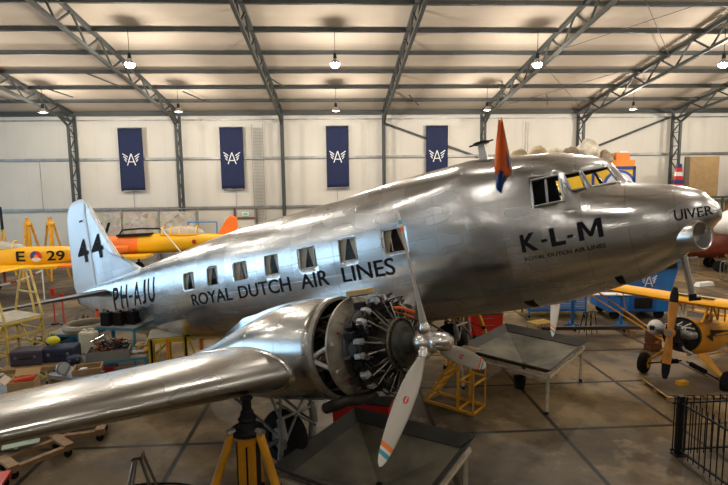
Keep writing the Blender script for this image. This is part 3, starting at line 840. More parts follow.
for sg,ph in ((1,-.9879),(-1,.8443)):
    nacelle(sg); engine(sg); propeller(sg,ph)
    # landing gear
    gm=mat('grey_gear_strut',(.30,.30,.28),.45,.3,var=.3)
    b=B(); AX=P(5.8,sg*2.96,-2.62)
    for q in (-1,1):
        y=sg*2.96+q*.34
        b.cyl(P(5.8,y,-2.62),P(5.63,y,-2.1),.045,n=12); b.cyl(P(5.63,y,-2.3),P(5.64,y,-2.0),.06,n=12)
        for dx in (-.16,.16): b.cyl(P(5.64,y,-2.02),P(5.66+dx,y,-1.45),.020,n=8)
        b.cyl(P(5.62,y,-2.35),P(6.9,y*1.0,-1.5),.024,n=8)
    b.cyl(P(5.63,sg*2.96-.34,-2.05),P(5.63,sg*2.96+.34,-2.0),.026,n=8)
    b.cyl(P(5.62,sg*2.96-.34,-2.35),P(5.65,sg*2.96+.34,-1.75),.02,n=8); b.cyl(P(5.62,sg*2.96+.34,-2.35),P(5.65,sg*2.96-.34,-1.75),.02,n=8)
    b.cyl(P(6.0,sg*2.96-.4,-2.42),P(6.0,sg*2.96+.4,-2.42),.04,n=12)
    lg=b.build('landing_gear',gm,air)
    b=B(); c=P(6.0,sg*2.96,-2.42)
    b.lathe(c-V((0,.15,0)),(0,1,0),[(0,.2),(0,.32),(.04,.40),(.11,.43),(.19,.43),(.26,.40),(.30,.32),(.30,.2)],n=36); b.build('wheel',rubber,lg)
    B().lathe(c-V((0,.13,0)),(0,1,0),[(0,.05),(.02,.18),(.24,.18),(.26,.05)],n=24).build('wheel_hub',greym,lg)
# flag on the cockpit roof
fl=empty('flag',tuple(PW(2.4,.72,.86)),0,'orange flag with blue corner hanging from pole on the cockpit roof','flag')
inv=fl.matrix_basis.inverted()
pt=PW(2.4,.75,1.72)-PW(2.4,.72,.86)
tp=V((-.19,.05,.92)); 
B().cyl((0,0,0),tp,.012,n=8).build('flag_pole',mat('flag_pole_grey',(.4,.4,.36),.4),fl)
def cloth(nm,z0,z1,w0,w1,m,off=0.0,ph=0.0,x0=-.19):
    rows=[]
    for i in range(15):
        v=i/14; z=z0+(z1-z0)*v; w=w0+(w1-w0)*v
        rows.append([(x0+(-.02)+w*(u/8-.35)+off*v, .05+.035*math.sin(u*1.7+v*3+ph)-.0*v, z+.05*(u/8)*(-1)) for u in range(9)])
    b=B(); b.grid(rows); o=b.build(nm,m,fl,sharp=0); md=o.modifiers.new('s','SOLIDIFY'); md.thickness=.004; return o
cloth('orange_cloth',.90,.08,.07,.29,mat('orange_flag_cloth',(.85,.15,.015),.75),off=.03)
cloth('blue_cloth',.16,-.16,.09,.06,mat('blue_flag_cloth',(.01,.06,.25),.75),off=-.04,x0=-.17)
cloth('blue_fold',.45,.20,.03,.09,mat('blue_grey_flag_cloth',(.05,.10,.28),.75),x0=-.10,ph=2)
# yellowish wooden block left on the engine
t=empty('wooden_block',tuple(PW(3.98,2.96,HZ+.70)),0,'pale wooden block lying on top of the bare engine','block')
t.matrix_world=Matrix.Translation(PW(3.98,2.96,HZ+.70))@air.matrix_world.to_3x3().to_4x4()
B().box((0,0,.035),(.36,.18,.07)).build('block',mat('pale_wood',(.62,.45,.20),.6,var=.2,vs=12),t,bevel=.008)
B().box((.0,0,-.005),(.30,.15,.02)).build('felt_pad',mat('grey_felt',(.18,.17,.15),.9),t)
# orange rag / hose at the engine
t=empty('orange_hose',(0,0,0),0,'short orange hose tucked between the upper right engine cylinders','hose')
t.matrix_world=air.matrix_world.copy()
b=B(); b.tube([P(3.60,HY-.10,HZ+.46),P(3.5,HY-.20,HZ+.43),P(3.44,HY-.30,HZ+.36),P(3.46,HY-.40,HZ+.33),P(3.55,HY-.46,HZ+.30)],.024,n=10); b.build('hose_tube',mat('bright_orange_rubber',(.75,.13,.02),.5),t)
b=B(); b.tube([P(3.62,HY-.16,HZ+.40),P(3.5,HY-.28,HZ+.32),P(3.48,HY-.40,HZ+.26)],.014,n=8); b.build('inner_hose',MT['bright_orange_rubber'],t)
# ------------------------------------------------------------------ wing jacks
def jack(x,y,zt,rz,label):
    t=empty('wing_jack',(x,y,0),rz,label,'jack','yellow tripod jacks under the wings')
    H=zt
    b=B(); b.box((0,0,H*.42),(.24,.16,H*.80)); b.box((0,-.083,H*.42),(.10,.01,H*.7)); b.build('central_column',orj,t)
    b=B()
    for sx in (-.125,.125): b.box((sx,0,H*.42),(.015,.18,H*.74))
    b.box((0,0,H*.52),(.34,.26,.16)); b.box((0,0,H*.30),(.30,.22,.06)); b.box((0,-.09,H*.42),(.02,.02,H*.7)); b.build('column_rails',black,t)
    b=B(); b.lathe((0,0,H-.46),(0,0,1),[(0,.21),(.05,.21),(.08,.13),(.15,.10),(.18,.12),(.21,.09),(.28,.08),(.30,.06),(.43,.055),(.44,.08),(.46,.08)],n=20,caps=True); b.build('jack_head',black,t)
    for k in range(3):
        a=PI/2+k*2*PI/3+JR; d=V((math.cos(a),math.sin(a),0))
        top=d*.2+V((0,0,H-.42)); bot=d*1.05+V((0,0,.08))
        b=B(); b.cyl(top,bot,.055,n=14)
        lg=b.build('leg',orj,t)
        b=B(); b.cyl(bot+V((0,0,.02)),bot-V((0,0,.08)),.11,n=16); b.build('foot_pad',black,lg)
        b=B(); b.cyl(top+(bot-top)*.58,top+(bot-top)*.62,.068,n=14); b.cyl(top+(bot-top)*.6,(0,0,H*.45),.014,n=6); b.build('brace_collar',black,lg)
        b=B(); b.cyl(top-d*.04,top+d*.06,.05,n=12); b.build('pivot',greym,lg)
    b=B(); b.tube([(0.1,-.1,H*.5),(.3,-.3,H*.3),(.55,-.45,.1),(.9,-.5,.03),(1.4,-.3,.03)],.014,n=6); b.tube([(-.1,-.1,H*.45),(-.35,-.2,H*.3),(-.3,-.3,.15),(.2,-.35,.1)],.01,n=6); b.build('hydraulic_hose',black,t)
    return t
JR=.0
q=PW(5.10,4.25,-1.33); jack(q.x,q.y,q.z,R(-4),'yellow tripod jack with black head standing in front under the near wing')
jack(3.75,15.1,2.75,R(25),'yellow tripod jack partly hidden behind the fuselage under far wing')

# ------------------------------------------------------------------ drip trays
def tray(A,Bp,Cp,D,zf,label,depth=.38,lip=.16):
    """A,B,C,D outer corners in plan"""
    pts=[V((*p,0)) for p in (A,Bp,Cp,D)]; c=sum(pts,V())/4
    t=empty('drip_tray',tuple(c),0,label,'tray','grey funnel shaped drip trays on wooden legs')
    pts=[p-c for p in pts]
    tm=mat('grey_green_tray_board',(.045,.044,.036),.75,var=.3,vs=3); fm=mat('stained_tray_bottom',(.165,.15,.105),.75,var=.55,vs=1.3,col2=(.05,.048,.038)); wm=mat('pale_wood_strip',(.58,.50,.38),.6,var=.2,vs=8)
    b=B()
    o=[p*1.07+V((0,0,zf+lip)) for p in pts]; i_=[p*.90+V((0,0,zf)) for p in pts]
    for k in range(4):
        b._f([b.bm.verts.new(v) for v in (o[k],o[(k+1)%4],i_[(k+1)%4],i_[k])])
    r=b.build('tray_border',tm,t); md=r.modifiers.new('s','SOLIDIFY'); md.thickness=.02
    b=B(); bt=[p*.06+V((0,0,zf-depth)) for p in pts]
    for k in range(4): b._f([b.bm.verts.new(v) for v in (i_[k],i_[(k+1)%4],bt[(k+1)%4],bt[k])])
    r=b.build('funnel_bottom',fm,t); md=r.modifiers.new('s','SOLIDIFY'); md.thickness=.015
    b=B()
    for k in range(4): b.bar(pts[k]*1.01+V((0,0,zf-.05)),pts[(k+1)%4]*1.01+V((0,0,zf-.05)),.05,.07)
    b.build('frame_rail',wm,t)
    b=B(); b.cyl((0,0,zf-depth-.16),(0,0,zf-depth+.01),.05,n=14); b.build('drain_pipe',black,t)
    for p in pts:
        q=p*.965
        lg=B().bar(q+V((0,0,zf-.07)),q+V((0,0,.07)),.06,.06).build('leg',wm,t)
        B().box(q+V((0,0,.035)),(.065,.065,.07)).build('leg_foot',black,lg)
    return t
tray((-.87,6.91),(.29,8.61),(2.01,7.47),(.85,5.77),1.28,'grey funnel drip tray in the foreground under the near bare engine')
tray((4.82,11.05),(6.60,12.98),(5.05,14.70),(3.2,12.75),.98,'grey funnel drip tray on pale legs under the far engine, behind fuselage')
t=empty('bucket',(4.75,12.7,0),0,'black plastic bucket on floor under the far drip tray','bucket')
B().lathe((0,0,0),(0,0,1),[(0,0),(0,.13),(.30,.17),(.30,.155),(.02,.12),(.02,0)],n=24).build('bucket_body',black,t)
B().tube([(.165*math.cos(a),0.02,.30-.1*math.sin(a)) for a in [PI*k/12 for k in range(13)]],.006,n=6).build('handle',greym,t)

# ------------------------------------------------------------------ yellow steps in front of the fuselage
t=empty('mechanics_steps',(2.1,12.0,0),0,'amber tubular mechanic steps standing right behind the propeller','steps')
ux=V((.74,-.67,0)); uy=V((.67,.74,0))
A=V((0,0,0)); L=1.32; Wd=.62; H=1.42
def SP(u,v,z): return ux*u+uy*v+V((0,0,z))
b=B()
for v in (0,Wd):
    b.bar(SP(0,v,.06),SP(L,v,.06),.06); b.bar(SP(0,v,.06),SP(L*.70,v,H),.06)
    b.bar(SP(L*.70,v,.06),SP(L*.70,v,H),.06); b.bar(SP(L,v,.06),SP(L,v,1.1),.035); b.bar(SP(L*.70,v,.80),SP(L,v,.80),.035)
for u in (0,L*.7,L): b.bar(SP(u,0,.06),SP(u,Wd,.06),.045)
b.bar(SP(L*.7,0,.75),SP(L*.7,Wd,.75),.035);b.bar(SP(L,0,.75),SP(L,Wd,.75),.035)
b.build('tube_frame',orj,t)
for k in range(1,5):
    f=k/5.0; b=B(); b.bar(SP(L*.7*f,-.05,.06+(H-.06)*f),SP(L*.7*f,Wd+.05,.06+(H-.06)*f),.10,.025); b.build('tread',orj,t)
B().box(SP(L*.74,Wd/2,H+.02),(.45,.6,.03),Matrix((ux,uy,V((0,0,1)))).transposed()).build('platform',mat('worn_plywood',(.40,.30,.15),.6,var=.3),t)
# small yellow step stool and orange trestle near the far tray
t=empty('step_stool',(7.0,16.9,0),R(20),'low yellow step stool behind the far drip tray','stool')
B().box((0,0,.55),(.75,.5,.05)).build('top',yel2,t)
for sx in (-1,1):
    for sy in (-1,1): B().bar((sx*.34,sy*.21,.53),(sx*.38,sy*.25,0),.035).build('leg',yellow,t)
t=empty('yellow_trestle',(5.9,13.7,0),R(-35),'small yellow tubular trestle under the far corner of the far tray','trestle')
b=B()
for sx in (-.3,.3):
    b.bar((sx,-.2,0.02),(sx,-.2,.62),.03);b.bar((sx,.2,0.02),(sx,.2,.62),.03);b.bar((sx,-.2,.60),(sx,.2,.60),.03);b.bar((sx,-.2,.04),(sx,.2,.04),.03)
b.bar((-.3,-.2,.6),(.3,-.2,.6),.03);b.bar((-.3,.2,.6),(.3,.2,.6),.03)
b.build('tube_frame',orj,t)
# red trolley below the near engine, red chest behind fuselage
def trolley(name,loc,rz,size,label,m=red,lid=True,n=2):
    t=empty(name,loc,rz,label,'trolley'); w,d,h=size
    B().box((0,0,.14+h/2),(w,d,h),taper=1.06).build('body',m,t,bevel=.01)
    B().box((0,0,.14+h+.012),(w*1.08,d*1.08,.025)).build('rim',black,t)
    for k in range(n): 
        dr=B().box((0,-d/2-.012,.14+h*(k+.5)/n),(w*.9,.02,h/n*.8)).build('drawer',m,t)
        B().bar((-w*.2,-d/2-.035,.14+h*(k+.5)/n),(w*.2,-d/2-.035,.14+h*(k+.5)/n),.015).build('handle',greym,dr)
    for sx in (-1,1):
        for sy in (-1,1): 
            B().cyl((sx*w*.4-.02,sy*d*.38,.06),(sx*w*.4+.02,sy*d*.38,.06),.06,n=14).build('caster',rubber,t)
    return t
trolley('tool_trolley',(.50,10.6,0),R(-18),(1.2,.5,.62),'bright red low trolley on floor between near engine and drip tray',n=1)
t=trolley('tool_chest',(5.1,17.2,0),R(5),(1.1,.6,.72),'red tool chest seen under the fuselage belly behind the far tray',n=3)
# ------------------------------------------------------------------ helper for carts and benches
def cart(name,loc,rz,size,label,m,top=None,cat='cart',shelf=None,wheels=True,side=False,group=None):
    w,d,h=size; t=empty(name,loc,rz,label,cat,group)
    z0=.12 if wheels else 0
    b=B()
    for sx in (-1,1):
        for sy in (-1,1): b.bar((sx*(w/2-.03),sy*(d/2-.03),z0),(sx*(w/2-.03),sy*(d/2-.03),h-.04),.055)
    for z in (h-.06,(shelf or .3)):
        for sy in (-1,1): b.bar((-w/2,sy*(d/2-.03),z),(w/2,sy*(d/2-.03),z),.05,.07)
        for sx in (-1,1): b.bar((sx*(w/2-.03),-d/2,z),(sx*(w/2-.03),d/2,z),.05,.07)
    b.build('frame',m,t)
    B().box((0,0,h-.015),(w,d,.03)).build('top',top or m,t)
    B().box((0,0,(shelf or .3)+.04),(w-.08,d-.08,.02)).build('shelf',top or m,t)
    if side:
        b=B()
        for k in range(7): b.box((0,-d/2-.005,(shelf or .3)+.12+k*.07),(w-.1,.012,.045))
        b.build('louvred_side',m,t)
        b=B()
        for k in range(7): b.box((-w/2-.005,0,(shelf or .3)+.12+k*.07),(.012,d-.1,.045))
        b.build('louvred_end',m,t)
    if wheels:
        for sx in (-1,1):
            for sy in (-1,1): B().cyl((sx*(w/2-.06)-.02,sy*(d/2-.06),.06),(sx*(w/2-.06)+.02,sy*(d/2-.06),.06),.06,n=14).build('caster',rubber,t)
    return t
def place(b,name,m,loc,rz,label,cat,group=None,bevel=0,sharp=35):
    o=b.build(name,m,None,loc,rz,bevel=bevel,sharp=sharp); tag(o,label,cat,group); return o
# blue bench with louvred sides, grey ring lying on it
cart('louvred_workbench',(-7.6,15.15,0),R(-12),(1.3,1.1,1.25),'blue louvred workbench with white top carrying a big grey ring',cyanb,top=white,cat='workbench',side=True)
t=empty('cowling_ring',(-7.4,15.0,1.25),R(-12),'large grey engine cowling ring lying on white topped blue workbench','ring')
B().lathe((0,0,.0),(0,0,1),[(0,.54),(.05,.60),(.14,.62),(.22,.58),(.24,.50),(.21,.44),(.10,.47),(.02,.50),(0,.54)],n=48).build('ring_shell',mat('ring_grey_skin',(.46,.41,.33),.5,.4,var=.25),t)
B().lathe((0,0,.06),(0,0,1),[(0,.5),(.03,.4),(.04,.5)],n=40).build('ring_flange',greym,t)
# bottles and red-orange things on the bench rear
bb_=[((-7.95,15.6),'grey spray can at the left rear of blue louvred bench',greym,.06,.28),((-7.78,15.65),'dark spray can at the rear of blue louvred bench',steel,.05,.3),((-7.62,15.6),'brown bottle at rear of blue louvred bench',mat('brown_glass',(.12,.05,.02),.2),.06,.26)]
for (x,y),l,m,r,h in bb_:
    b=B(); b.lathe((0,0,0),(0,0,1),[(0,0),(0,r),(h*.7,r),(h*.82,r*.5),(h,r*.4),(h,0)],n=16); place(b,'bottle',m,(x,y,1.25),0,l,'bottle')
t=empty('orange_funnel',(-7.35,15.62,1.25),0,'orange funnel shaped container standing on rear of blue bench','container')
B().lathe((0,0,0),(0,0,1),[(0,0),(0,.11),(.12,.12),(.30,.05),(.42,.04),(.42,0)],n=20).build('body',mat('fluorescent_orange',(.9,.16,.02),.5),t); B().cyl((0,0,.42),(0,0,.48),.045,n=12).build('cap',red,t)
t=empty('white_canister',(-7.1,15.55,1.25),0,'small white canister with red lid right of the orange funnel','container')
B().cyl((0,0,0),(0,0,.3),.09,n=18).build('body',white,t); B().lathe((0,0,.3),(0,0,1),[(0,.095),(.08,.07),(.1,0)],n=18).build('lid',red,t)
# second blue frame rack (behind) and shelf trolley
cart('blue_rack_trolley',(-6.25,14.8,0),R(-14),(1.2,.7,1.45),'blue framed rack trolley beside the tail fuselage, black cans on it',cyanb,top=mat('grey_shelf_top',(.30,.30,.29),.6),cat='trolley',shelf=.75)
for k,(dx,dy) in enumerate(((-.35,-.15),(.0,-.15),(.32,-.05))):
    t=empty('oil_can',(-6.3+dx,14.85+dy,1.45),R(-14),['left','middle','right'][k]+' of three black oil cans with blue labels on blue rack','can','black oil cans on the blue rack')
    B().box((0,0,.2),(.28,.24,.40)).build('can_body',black,t,bevel=.03); B().box((0,-.114,.16),(.14,.006,.16)).build('label_panel',cyanb,t); B().cyl((.05,0,.39),(.05,0,.45),.035,n=12).build('cap',black,t)
    b=B(); b.tube([(-.1,0,.39),(-.09,0,.46),(.0,0,.46)],.012,n=6); b.build('handle',black,t)
cart('parts_trolley',(-6.15,13.55,0),R(14),(1.95,.95,.95),'low blue parts trolley with heaped crate, nearest to the wing',cyanb,top=mat('bench_grey_board',(.35,.33,.28),.6,var=.3),cat='trolley',shelf=.4)
t=empty('jerrycan',(-6.72,13.72,.97),R(-14),'cream white plastic jerrycan standing behind the grey parts crate','jerrycan')
b=B(); b.box((0,0,.30),(.46,.28,.60)); b.build('body',cream,t,bevel=.06); B().cyl((-.12,0,.59),(-.12,0,.65),.045,n=14).build('cap',cream,t)
b=B(); b.tube([(-.02,0,.59),(.02,0,.66),(.15,0,.66),(.18,0,.58)],.025,n=8); b.build('handle',cream,t)
t=empty('parts_crate',(-6.05,13.4,.95),R(14),'grey metal crate heaped with hoses and metal rods on blue trolley','crate')
b=B(); w,d,h=1.0,.6,.24
b.box((0,0,.015),(w,d,.03))
for sy in (-1,1): b.box((0,sy*d/2,h/2),(w,.02,h))
for sx in (-1,1): b.box((sx*w/2,0,h/2),(.02,d,h))
b.build('crate_body',mat('grey_crate_steel',(.30,.31,.31),.5,.3),t)
for k in range(34):
    b=B(); x,y=random.uniform(-.35,.35),random.uniform(-.18,.18);a=random.uniform(0,PI);l=random.uniform(.12,.30);z=.16+random.uniform(0,.3)
    if k%3==0: b.tube([(x+.15*math.cos(q),y+.10*math.sin(q),z+.05*math.sin(q*2)) for q in [2*PI*i/14 for i in range(14)]],.014,n=6,closed=True); b.build('hose_coil',black,t)
    elif k%3==1: b.cyl((x-l*math.cos(a)*.8,y-l*math.sin(a)*.5,z),(x+l*math.cos(a)*.8,y+l*math.sin(a)*.5,z+.1),.016,n=8); b.build('metal_rod',chrome if k%2 else greym,t)
    else: b.box((x,y,z),(l*.7,.08,.06),Matrix.Rotation(a,3,'Z')); b.build('metal_bracket',[greym,wood,mat('rust_brown',(.25,.09,.03),.7)][k%3 if k%2 else 2],t)
for k in range(16):
    r=random.uniform(.05,.1); b=B(); b.sph((0,0,r*.6),r,(1.2,.9,.65),n=10,m=6)
    m=[card,white,mat('pale_peach_paper',(.62,.42,.28),.8),mat('mustard_cloth',(.55,.36,.08),.8)][k%4]
    place(b,'rag_bundle',m,(-5.42+random.uniform(-.12,.2),13.8+random.uniform(-.25,.3),.95+(.08 if k>9 else 0)),random.uniform(0,3),'crumpled rag among the pale heap at right end of blue parts trolley','rag','crumpled rags on the blue parts trolley')
for k in range(2):
    t=empty('red_bin',(-6.6+k*.42,13.35+k*.08,.46),R(14),['left','right'][k]+' red storage bin on lower shelf of blue parts trolley','bin')
    b=B(); b.box((0,0,.1),(.36,.3,.2),taper=1.1); b.build('bin_body',red,t); B().box((0,0,.21),(.42,.36,.02)).build('bin_rim',red,t)
# yellow platform table beside the fuselage
t=empty('yellow_platform_table',(-4.45,13.9,0),R(14),'yellow striped steel platform table with grey top beside the fuselage','table')
b=B(); w,d,h=1.35,1.0,1.42
for sx in (-1,-.33,.33,1): b.bar((sx*w/2*.97,-d/2,0),(sx*w/2*.97,-d/2,h),.06); b.bar((sx*w/2*.97,d/2,0),(sx*w/2*.97,d/2,h),.06)
for sy in (-1,1): b.bar((-w/2,sy*d/2,h-.06),(w/2,sy*d/2,h-.06),.06,.12); b.bar((-w/2,sy*d/2,.3),(w/2,sy*d/2,.3),.04)
for sx in (-1,1): b.bar((sx*w/2,-d/2,h-.06),(sx*w/2,d/2,h-.06),.06,.12)
b.bar((-w/2,-d/2,.3),(-w/4,-d/2,h-.1),.04); b.bar((w/2,-d/2,.3),(w/4,-d/2,h-.1),.04)
b.build('frame',mat('lemon_yellow_paint',(.74,.56,.03),.45,var=.25),t)
B().box((0,0,h+.015),(w,d,.03)).build('top',mat('grey_brown_board',(.38,.34,.28),.6,var=.2),t)
B().bar((-w/2,d/2,h+.08),(w/2,d/2,h+.08),.06,.06).build('edge_board',wood,t)
for k,x in enumerate((-.6,-.2,.25,.62)): B().bar((x,-d/2-.04,.05),(x,-d/2-.04,h),.05).build('black_post' if k%2==0 else 'orange_post',black if k%2==0 else orange,t)
# dark suitcases / covers, helmet ball
def case(loc,rz,size,label,m=navy):
    t=empty('dark_case',loc,rz,label,'case'); w,d,h=size
    B().box((0,0,h/2),(w,d,h)).build('case_body',m,t,bevel=.05)
    b=B(); b.tube([(-.12,-d/2,h*.5),(-.1,-d/2-.06,h*.55),(.1,-d/2-.06,h*.55),(.12,-d/2,h*.5)],.014,n=6); b.build('handle',black,t)
    for sx in (-.3,.3): B().box((sx*w,-d/2-.008,h*.6),(.06,.02,.07)).build('latch',greym,t)
cart('long_bench',(-7.45,12.8,0),R(10),(1.6,.8,1.05),'long low wooden bench carrying dark cases behind the wing',wood,top=wood,cat='bench',wheels=False)
case((-7.75,12.8,1.05),R(10),(.72,.5,.38),'dark purple grey case standing left on the long bench',mat('purple_grey_case',(.055,.045,.07),.6))
case((-7.05,13.0,1.05),R(6),(.75,.5,.36),'wide dark navy case in the middle of the long bench')
case((-6.6,12.65,1.05),R(25),(.3,.3,.2),'small dark navy case at right end of the long bench')
t=empty('yellow_bag',(-7.25,13.0,1.42),0,'bright lemon yellow bag lying on the dark navy case','bag')
B().sph((0,0,.13),.15,(1.1,.8,.75),n=14,m=9).build('bag_body',mat('lemon_yellow_vinyl',(.80,.72,.02),.4,bump=.3,bs=9),t); b=B(); b.tube([(-.08,0,.26),(-.05,0,.33),(.05,0,.33),(.08,0,.26)],.015,n=6); b.build('handle',MT['lemon_yellow_vinyl'],t)
# tables on the far left near the wing
t=cart('grey_topped_table',(-7.2,11.1,0),R(-22),(1.3,.9,.95),'low table with blue grey top at far left, cardboard box on it',white,top=mat('blue_grey_top',(.16,.20,.27),.6),cat='table',wheels=False)
t=cart('wooden_table',(-6.15,11.85,0),R(-22),(1.1,.6,1.1),'pale wooden table behind wing carrying a glass dome and tray',wood,top=mat('steel_blue_top',(.20,.23,.30),.5),cat='table',wheels=False)
t=empty('cardboard_box',(-6.95,11.2,.95),R(12),'open brown cardboard box with a red roll inside','box')
b=B(); w,d,h=.50,.4,.28
b.box((0,0,.01),(w,d,.02))
for sy in (-1,1): b.box((0,sy*d/2,h/2),(w,.012,h))
for sx in (-1,1): b.box((sx*w/2,0,h/2),(.012,d,h))
b.build('box_body',card,t)
b=B(); b.box((-.34,0,h+.0),(.22,d,.01),Matrix.Rotation(R(40),3,'Y')); b.build('box_flap',mat('pale_card_flap',(.60,.50,.40),.8),t)
b=B(); b.box((0,.28,h+.07),(w,.20,.01),Matrix.Rotation(R(35),3,'X')); b.build('box_flap',card,t)
B().cyl((-.18,-.05,h-.02),(.18,.1,h-.02),.06,n=14).build('red_roll',mat('tomato_red_cloth',(.65,.06,.02),.7),t)
t=empty('wooden_tray',(-5.9,11.9,1.1),R(18),'small open wooden tray on the pale wooden table','tray')
b=B(); b.box((0,0,.01),(.6,.45,.02))
for sy in (-1,1): b.box((0,sy*.22,.07),(.6,.03,.12))
for sx in (-1,1): b.box((sx*.29,0,.07),(.03,.45,.12))
b.build('tray_body',wood,t)
B().cyl((-.1,0,.02),(-.1,0,.1),.08,n=14).build('metal_cup',greym,t)
t=empty('round_gauge',(-6.4,11.75,1.1),R(10),'round grey instrument leaning on the pale wooden table','instrument')
b=B(); b.cyl((0,0,.15),(.05,-.06,.17),.15,n=24); b.build('casing',greym,t); B().cyl((.052,-.062,.171),(.056,-.066,.172),.125,n=24).build('dial',mat('pale_dial',(.45,.52,.55),.3),t)
# ------------------------------------------------------------------ yellow stair platform, far left
t=empty('stair_platform',(-8.75,13.8,0),R(60),'yellow tubular stair platform with high rails at the left edge','stairs')
w,d,h=.95,1.25,2.0
b=B()
for sx in (-1,1):
    for sy in (-1,1): b.bar((sx*w/2,sy*d/2,0),(sx*w/2*.96,sy*d/2*.96,h),.055)
for z in (.25,.75,1.2,1.6,h-.04):
    for sy in (-1,1): b.bar((-w/2,sy*d/2,z),(w/2,sy*d/2,z),.05)
    for sx in (-1,1): b.bar((sx*w/2,-d/2,z),(sx*w/2,d/2,z),.05)
b.bar((-w/2,-d/2,.25),(w/2,-d/2,h-.1),.04); b.bar((w/2,-d/2,.25),(w/2,d/2,h-.1),.04)
b.build('tube_frame',yel2,t)
B().box((0,0,h),(w*.97,d*.97,.04)).build('platform',mat('grey_plank_deck',(.52,.48,.38),.7,var=.3,vs=6),t)
b=B()
for sx in (-1,1):
    for q in (0,.34): b.bar((sx*w/2,-d/2+q,h),(sx*w/2,-.22+q*.6,h+1.2),.045)
    b.bar((sx*w/2,d/2,h),(sx*w/2,.2,h+1.2),.045); b.bar((sx*w/2,-.24,h+1.2),(sx*w/2,.22,h+1.2),.045)
    b.bar((sx*w/2,-.47,h+.6),(sx*w/2,.45,h+.6),.04)
b.build('guard_rail',yel2,t)
for k in range(8):
    B().box((-w/2-.1-.13*(7-k),0,.2+k*.22),(.2,d*.8,.03)).build('tread',yel2,t)
b=B()
for sx in (-1,1): b.bar((-w/2-1.1,sx*d*.42,.02),(-w/2,sx*d*.42,h-.1),.05,.09)
b.build('stringer',yel2,t)
for sx in (-1,1):
    for sy in (-1,1): B().cyl((sx*w/2-.03,sy*d/2,.08),(sx*w/2+.03,sy*d/2,.08),.08,n=16).build('caster',rubber,t)
# white trestle in front of it
t=empty('white_trestle',(-8.1,11.85,0),R(-15),'white folding trestle between stair platform and dark cases','trestle')
b=B()
for sy in (-.25,.25): b.bar((-.35,sy,0),(0.1,sy*.2,1.05),.04); b.bar((.45,sy,0),(0.1,sy*.2,1.05),.04); b.bar((-.15,sy*.6,.45),(.3,sy*.6,.45),.03)
b.bar((.1,-.25,1.05),(.1,.25,1.05),.05)
b.build('trestle_frame',white,t)
# black bags below platform
for k,(x,y) in enumerate(((-9.3,15.9),(-9.0,16.9))):
    t=empty('black_bag',(x,y,0),R(20*k),['dark blue bag on floor right of the yellow stair platform','black bag on the floor left of blue louvred bench'][k],'bag')
    b=B(); b.sph((0,0,.36),.36,(1.0,.7,1.0),n=14,m=10); b.build('bag_body',navy if k==0 else black,t)
    b=B(); b.tube([(-.12,0,.68),(-.08,0,.84),(.08,0,.84),(.12,0,.68)],.018,n=6); b.build('handle',black,t)
# ------------------------------------------------------------------ dollies under the near wing
def dolly(loc,rz,size,label,m):
    t=empty('furniture_dolly',loc,rz,label,'dolly'); w,d=size
    b=B()
    for sy in (-1,1): b.box((0,sy*(d/2-.06),.20),(w,.12,.09))
    for sx in (-1,1): b.box((sx*(w/2-.09),0,.25),(.18,d,.06))
    b.build('wooden_frame',m,t,bevel=.006)
    for sx in (-1,1):
        for sy in (-1,1):
            c=B(); c.cyl((sx*(w/2-.1),sy*(d/2-.06)-.02,.075),(sx*(w/2-.1),sy*(d/2-.06)+.02,.075),.075,n=18); c=c.build('caster_wheel',rubber,t)
            B().box((sx*(w/2-.1),sy*(d/2-.06),.15),(.07,.07,.06)).build('caster_fork',greym,c)
    return t
wood2=mat('worn_dolly_wood',(.36,.22,.11),.65,var=.35,vs=6)
dolly((-5.62,10.8,0),R(14),(1.05,.6),'wooden dolly with black casters, right of two beneath the near wing',wood2)
dolly((-6.0,9.85,0),R(50),(1.15,.62),'wooden dolly with black casters, left of two beneath the near wing',wood2)
dolly((-6.45,8.75,0),R(15),(1.0,.55),'red steel dolly at the lower left edge of the photo',red)
place(B().box((0,0,.27),(.62,.42,.02),Matrix.Rotation(R(8),3,'X')),'green_board',mat('mint_green_board',(.40,.52,.42),.6,var=.15),(-6.35,10.0,.14),R(25),'pale green triangular looking board lying on the left dolly','board')
# folding stand at the bottom
t=empty('folding_stand',(-3.1,7.55,0),R(10),'narrow folding metal stand at the bottom edge of the photo','stand')
top=V((0,0,1.3))
for k,(x,y) in enumerate(((-.35,-.3),(.42,-.25),(-.3,.35),(.38,.3))): B().bar(top+V((x*.12,y*.3,0)),(x,y,.0),.035).build('leg',greym if k%2 else chrome,t)
b=B(); b.bar((-.06,-.1,1.3),(-.06,.12,1.3),.04); b.bar((.06,-.1,1.3),(.06,.12,1.3),.04); b.box((0,0,1.32),(.12,.2,.04)); b.build('hinge_block',mat('bronze_hinge',(.2,.13,.07),.5,.5),t)
# air hoses lying on floor
b=B(); b.tube([(-3.4+1.3*math.cos(q)*.7,8.6+.35*math.sin(q),.015) for q in [PI*i/16 for i in range(17)]],.016,n=6); place(b,'floor_cable',black,(0,0,0),0,'black cable curving round the foreground jack','cable')
# ------------------------------------------------------------------ yellow high wing light aeroplane at the right
CW=1.18
cub=empty('light_aeroplane',(9.15,12.63,0),math.atan2(-.60,-.80),'yellow high wing light aeroplane at right edge, engine uncowled, wooden propeller','airplane')
cub.scale=(CW,CW,CW); cub.rotation_euler=(0,R(-9.5),math.atan2(-.60,-.80))
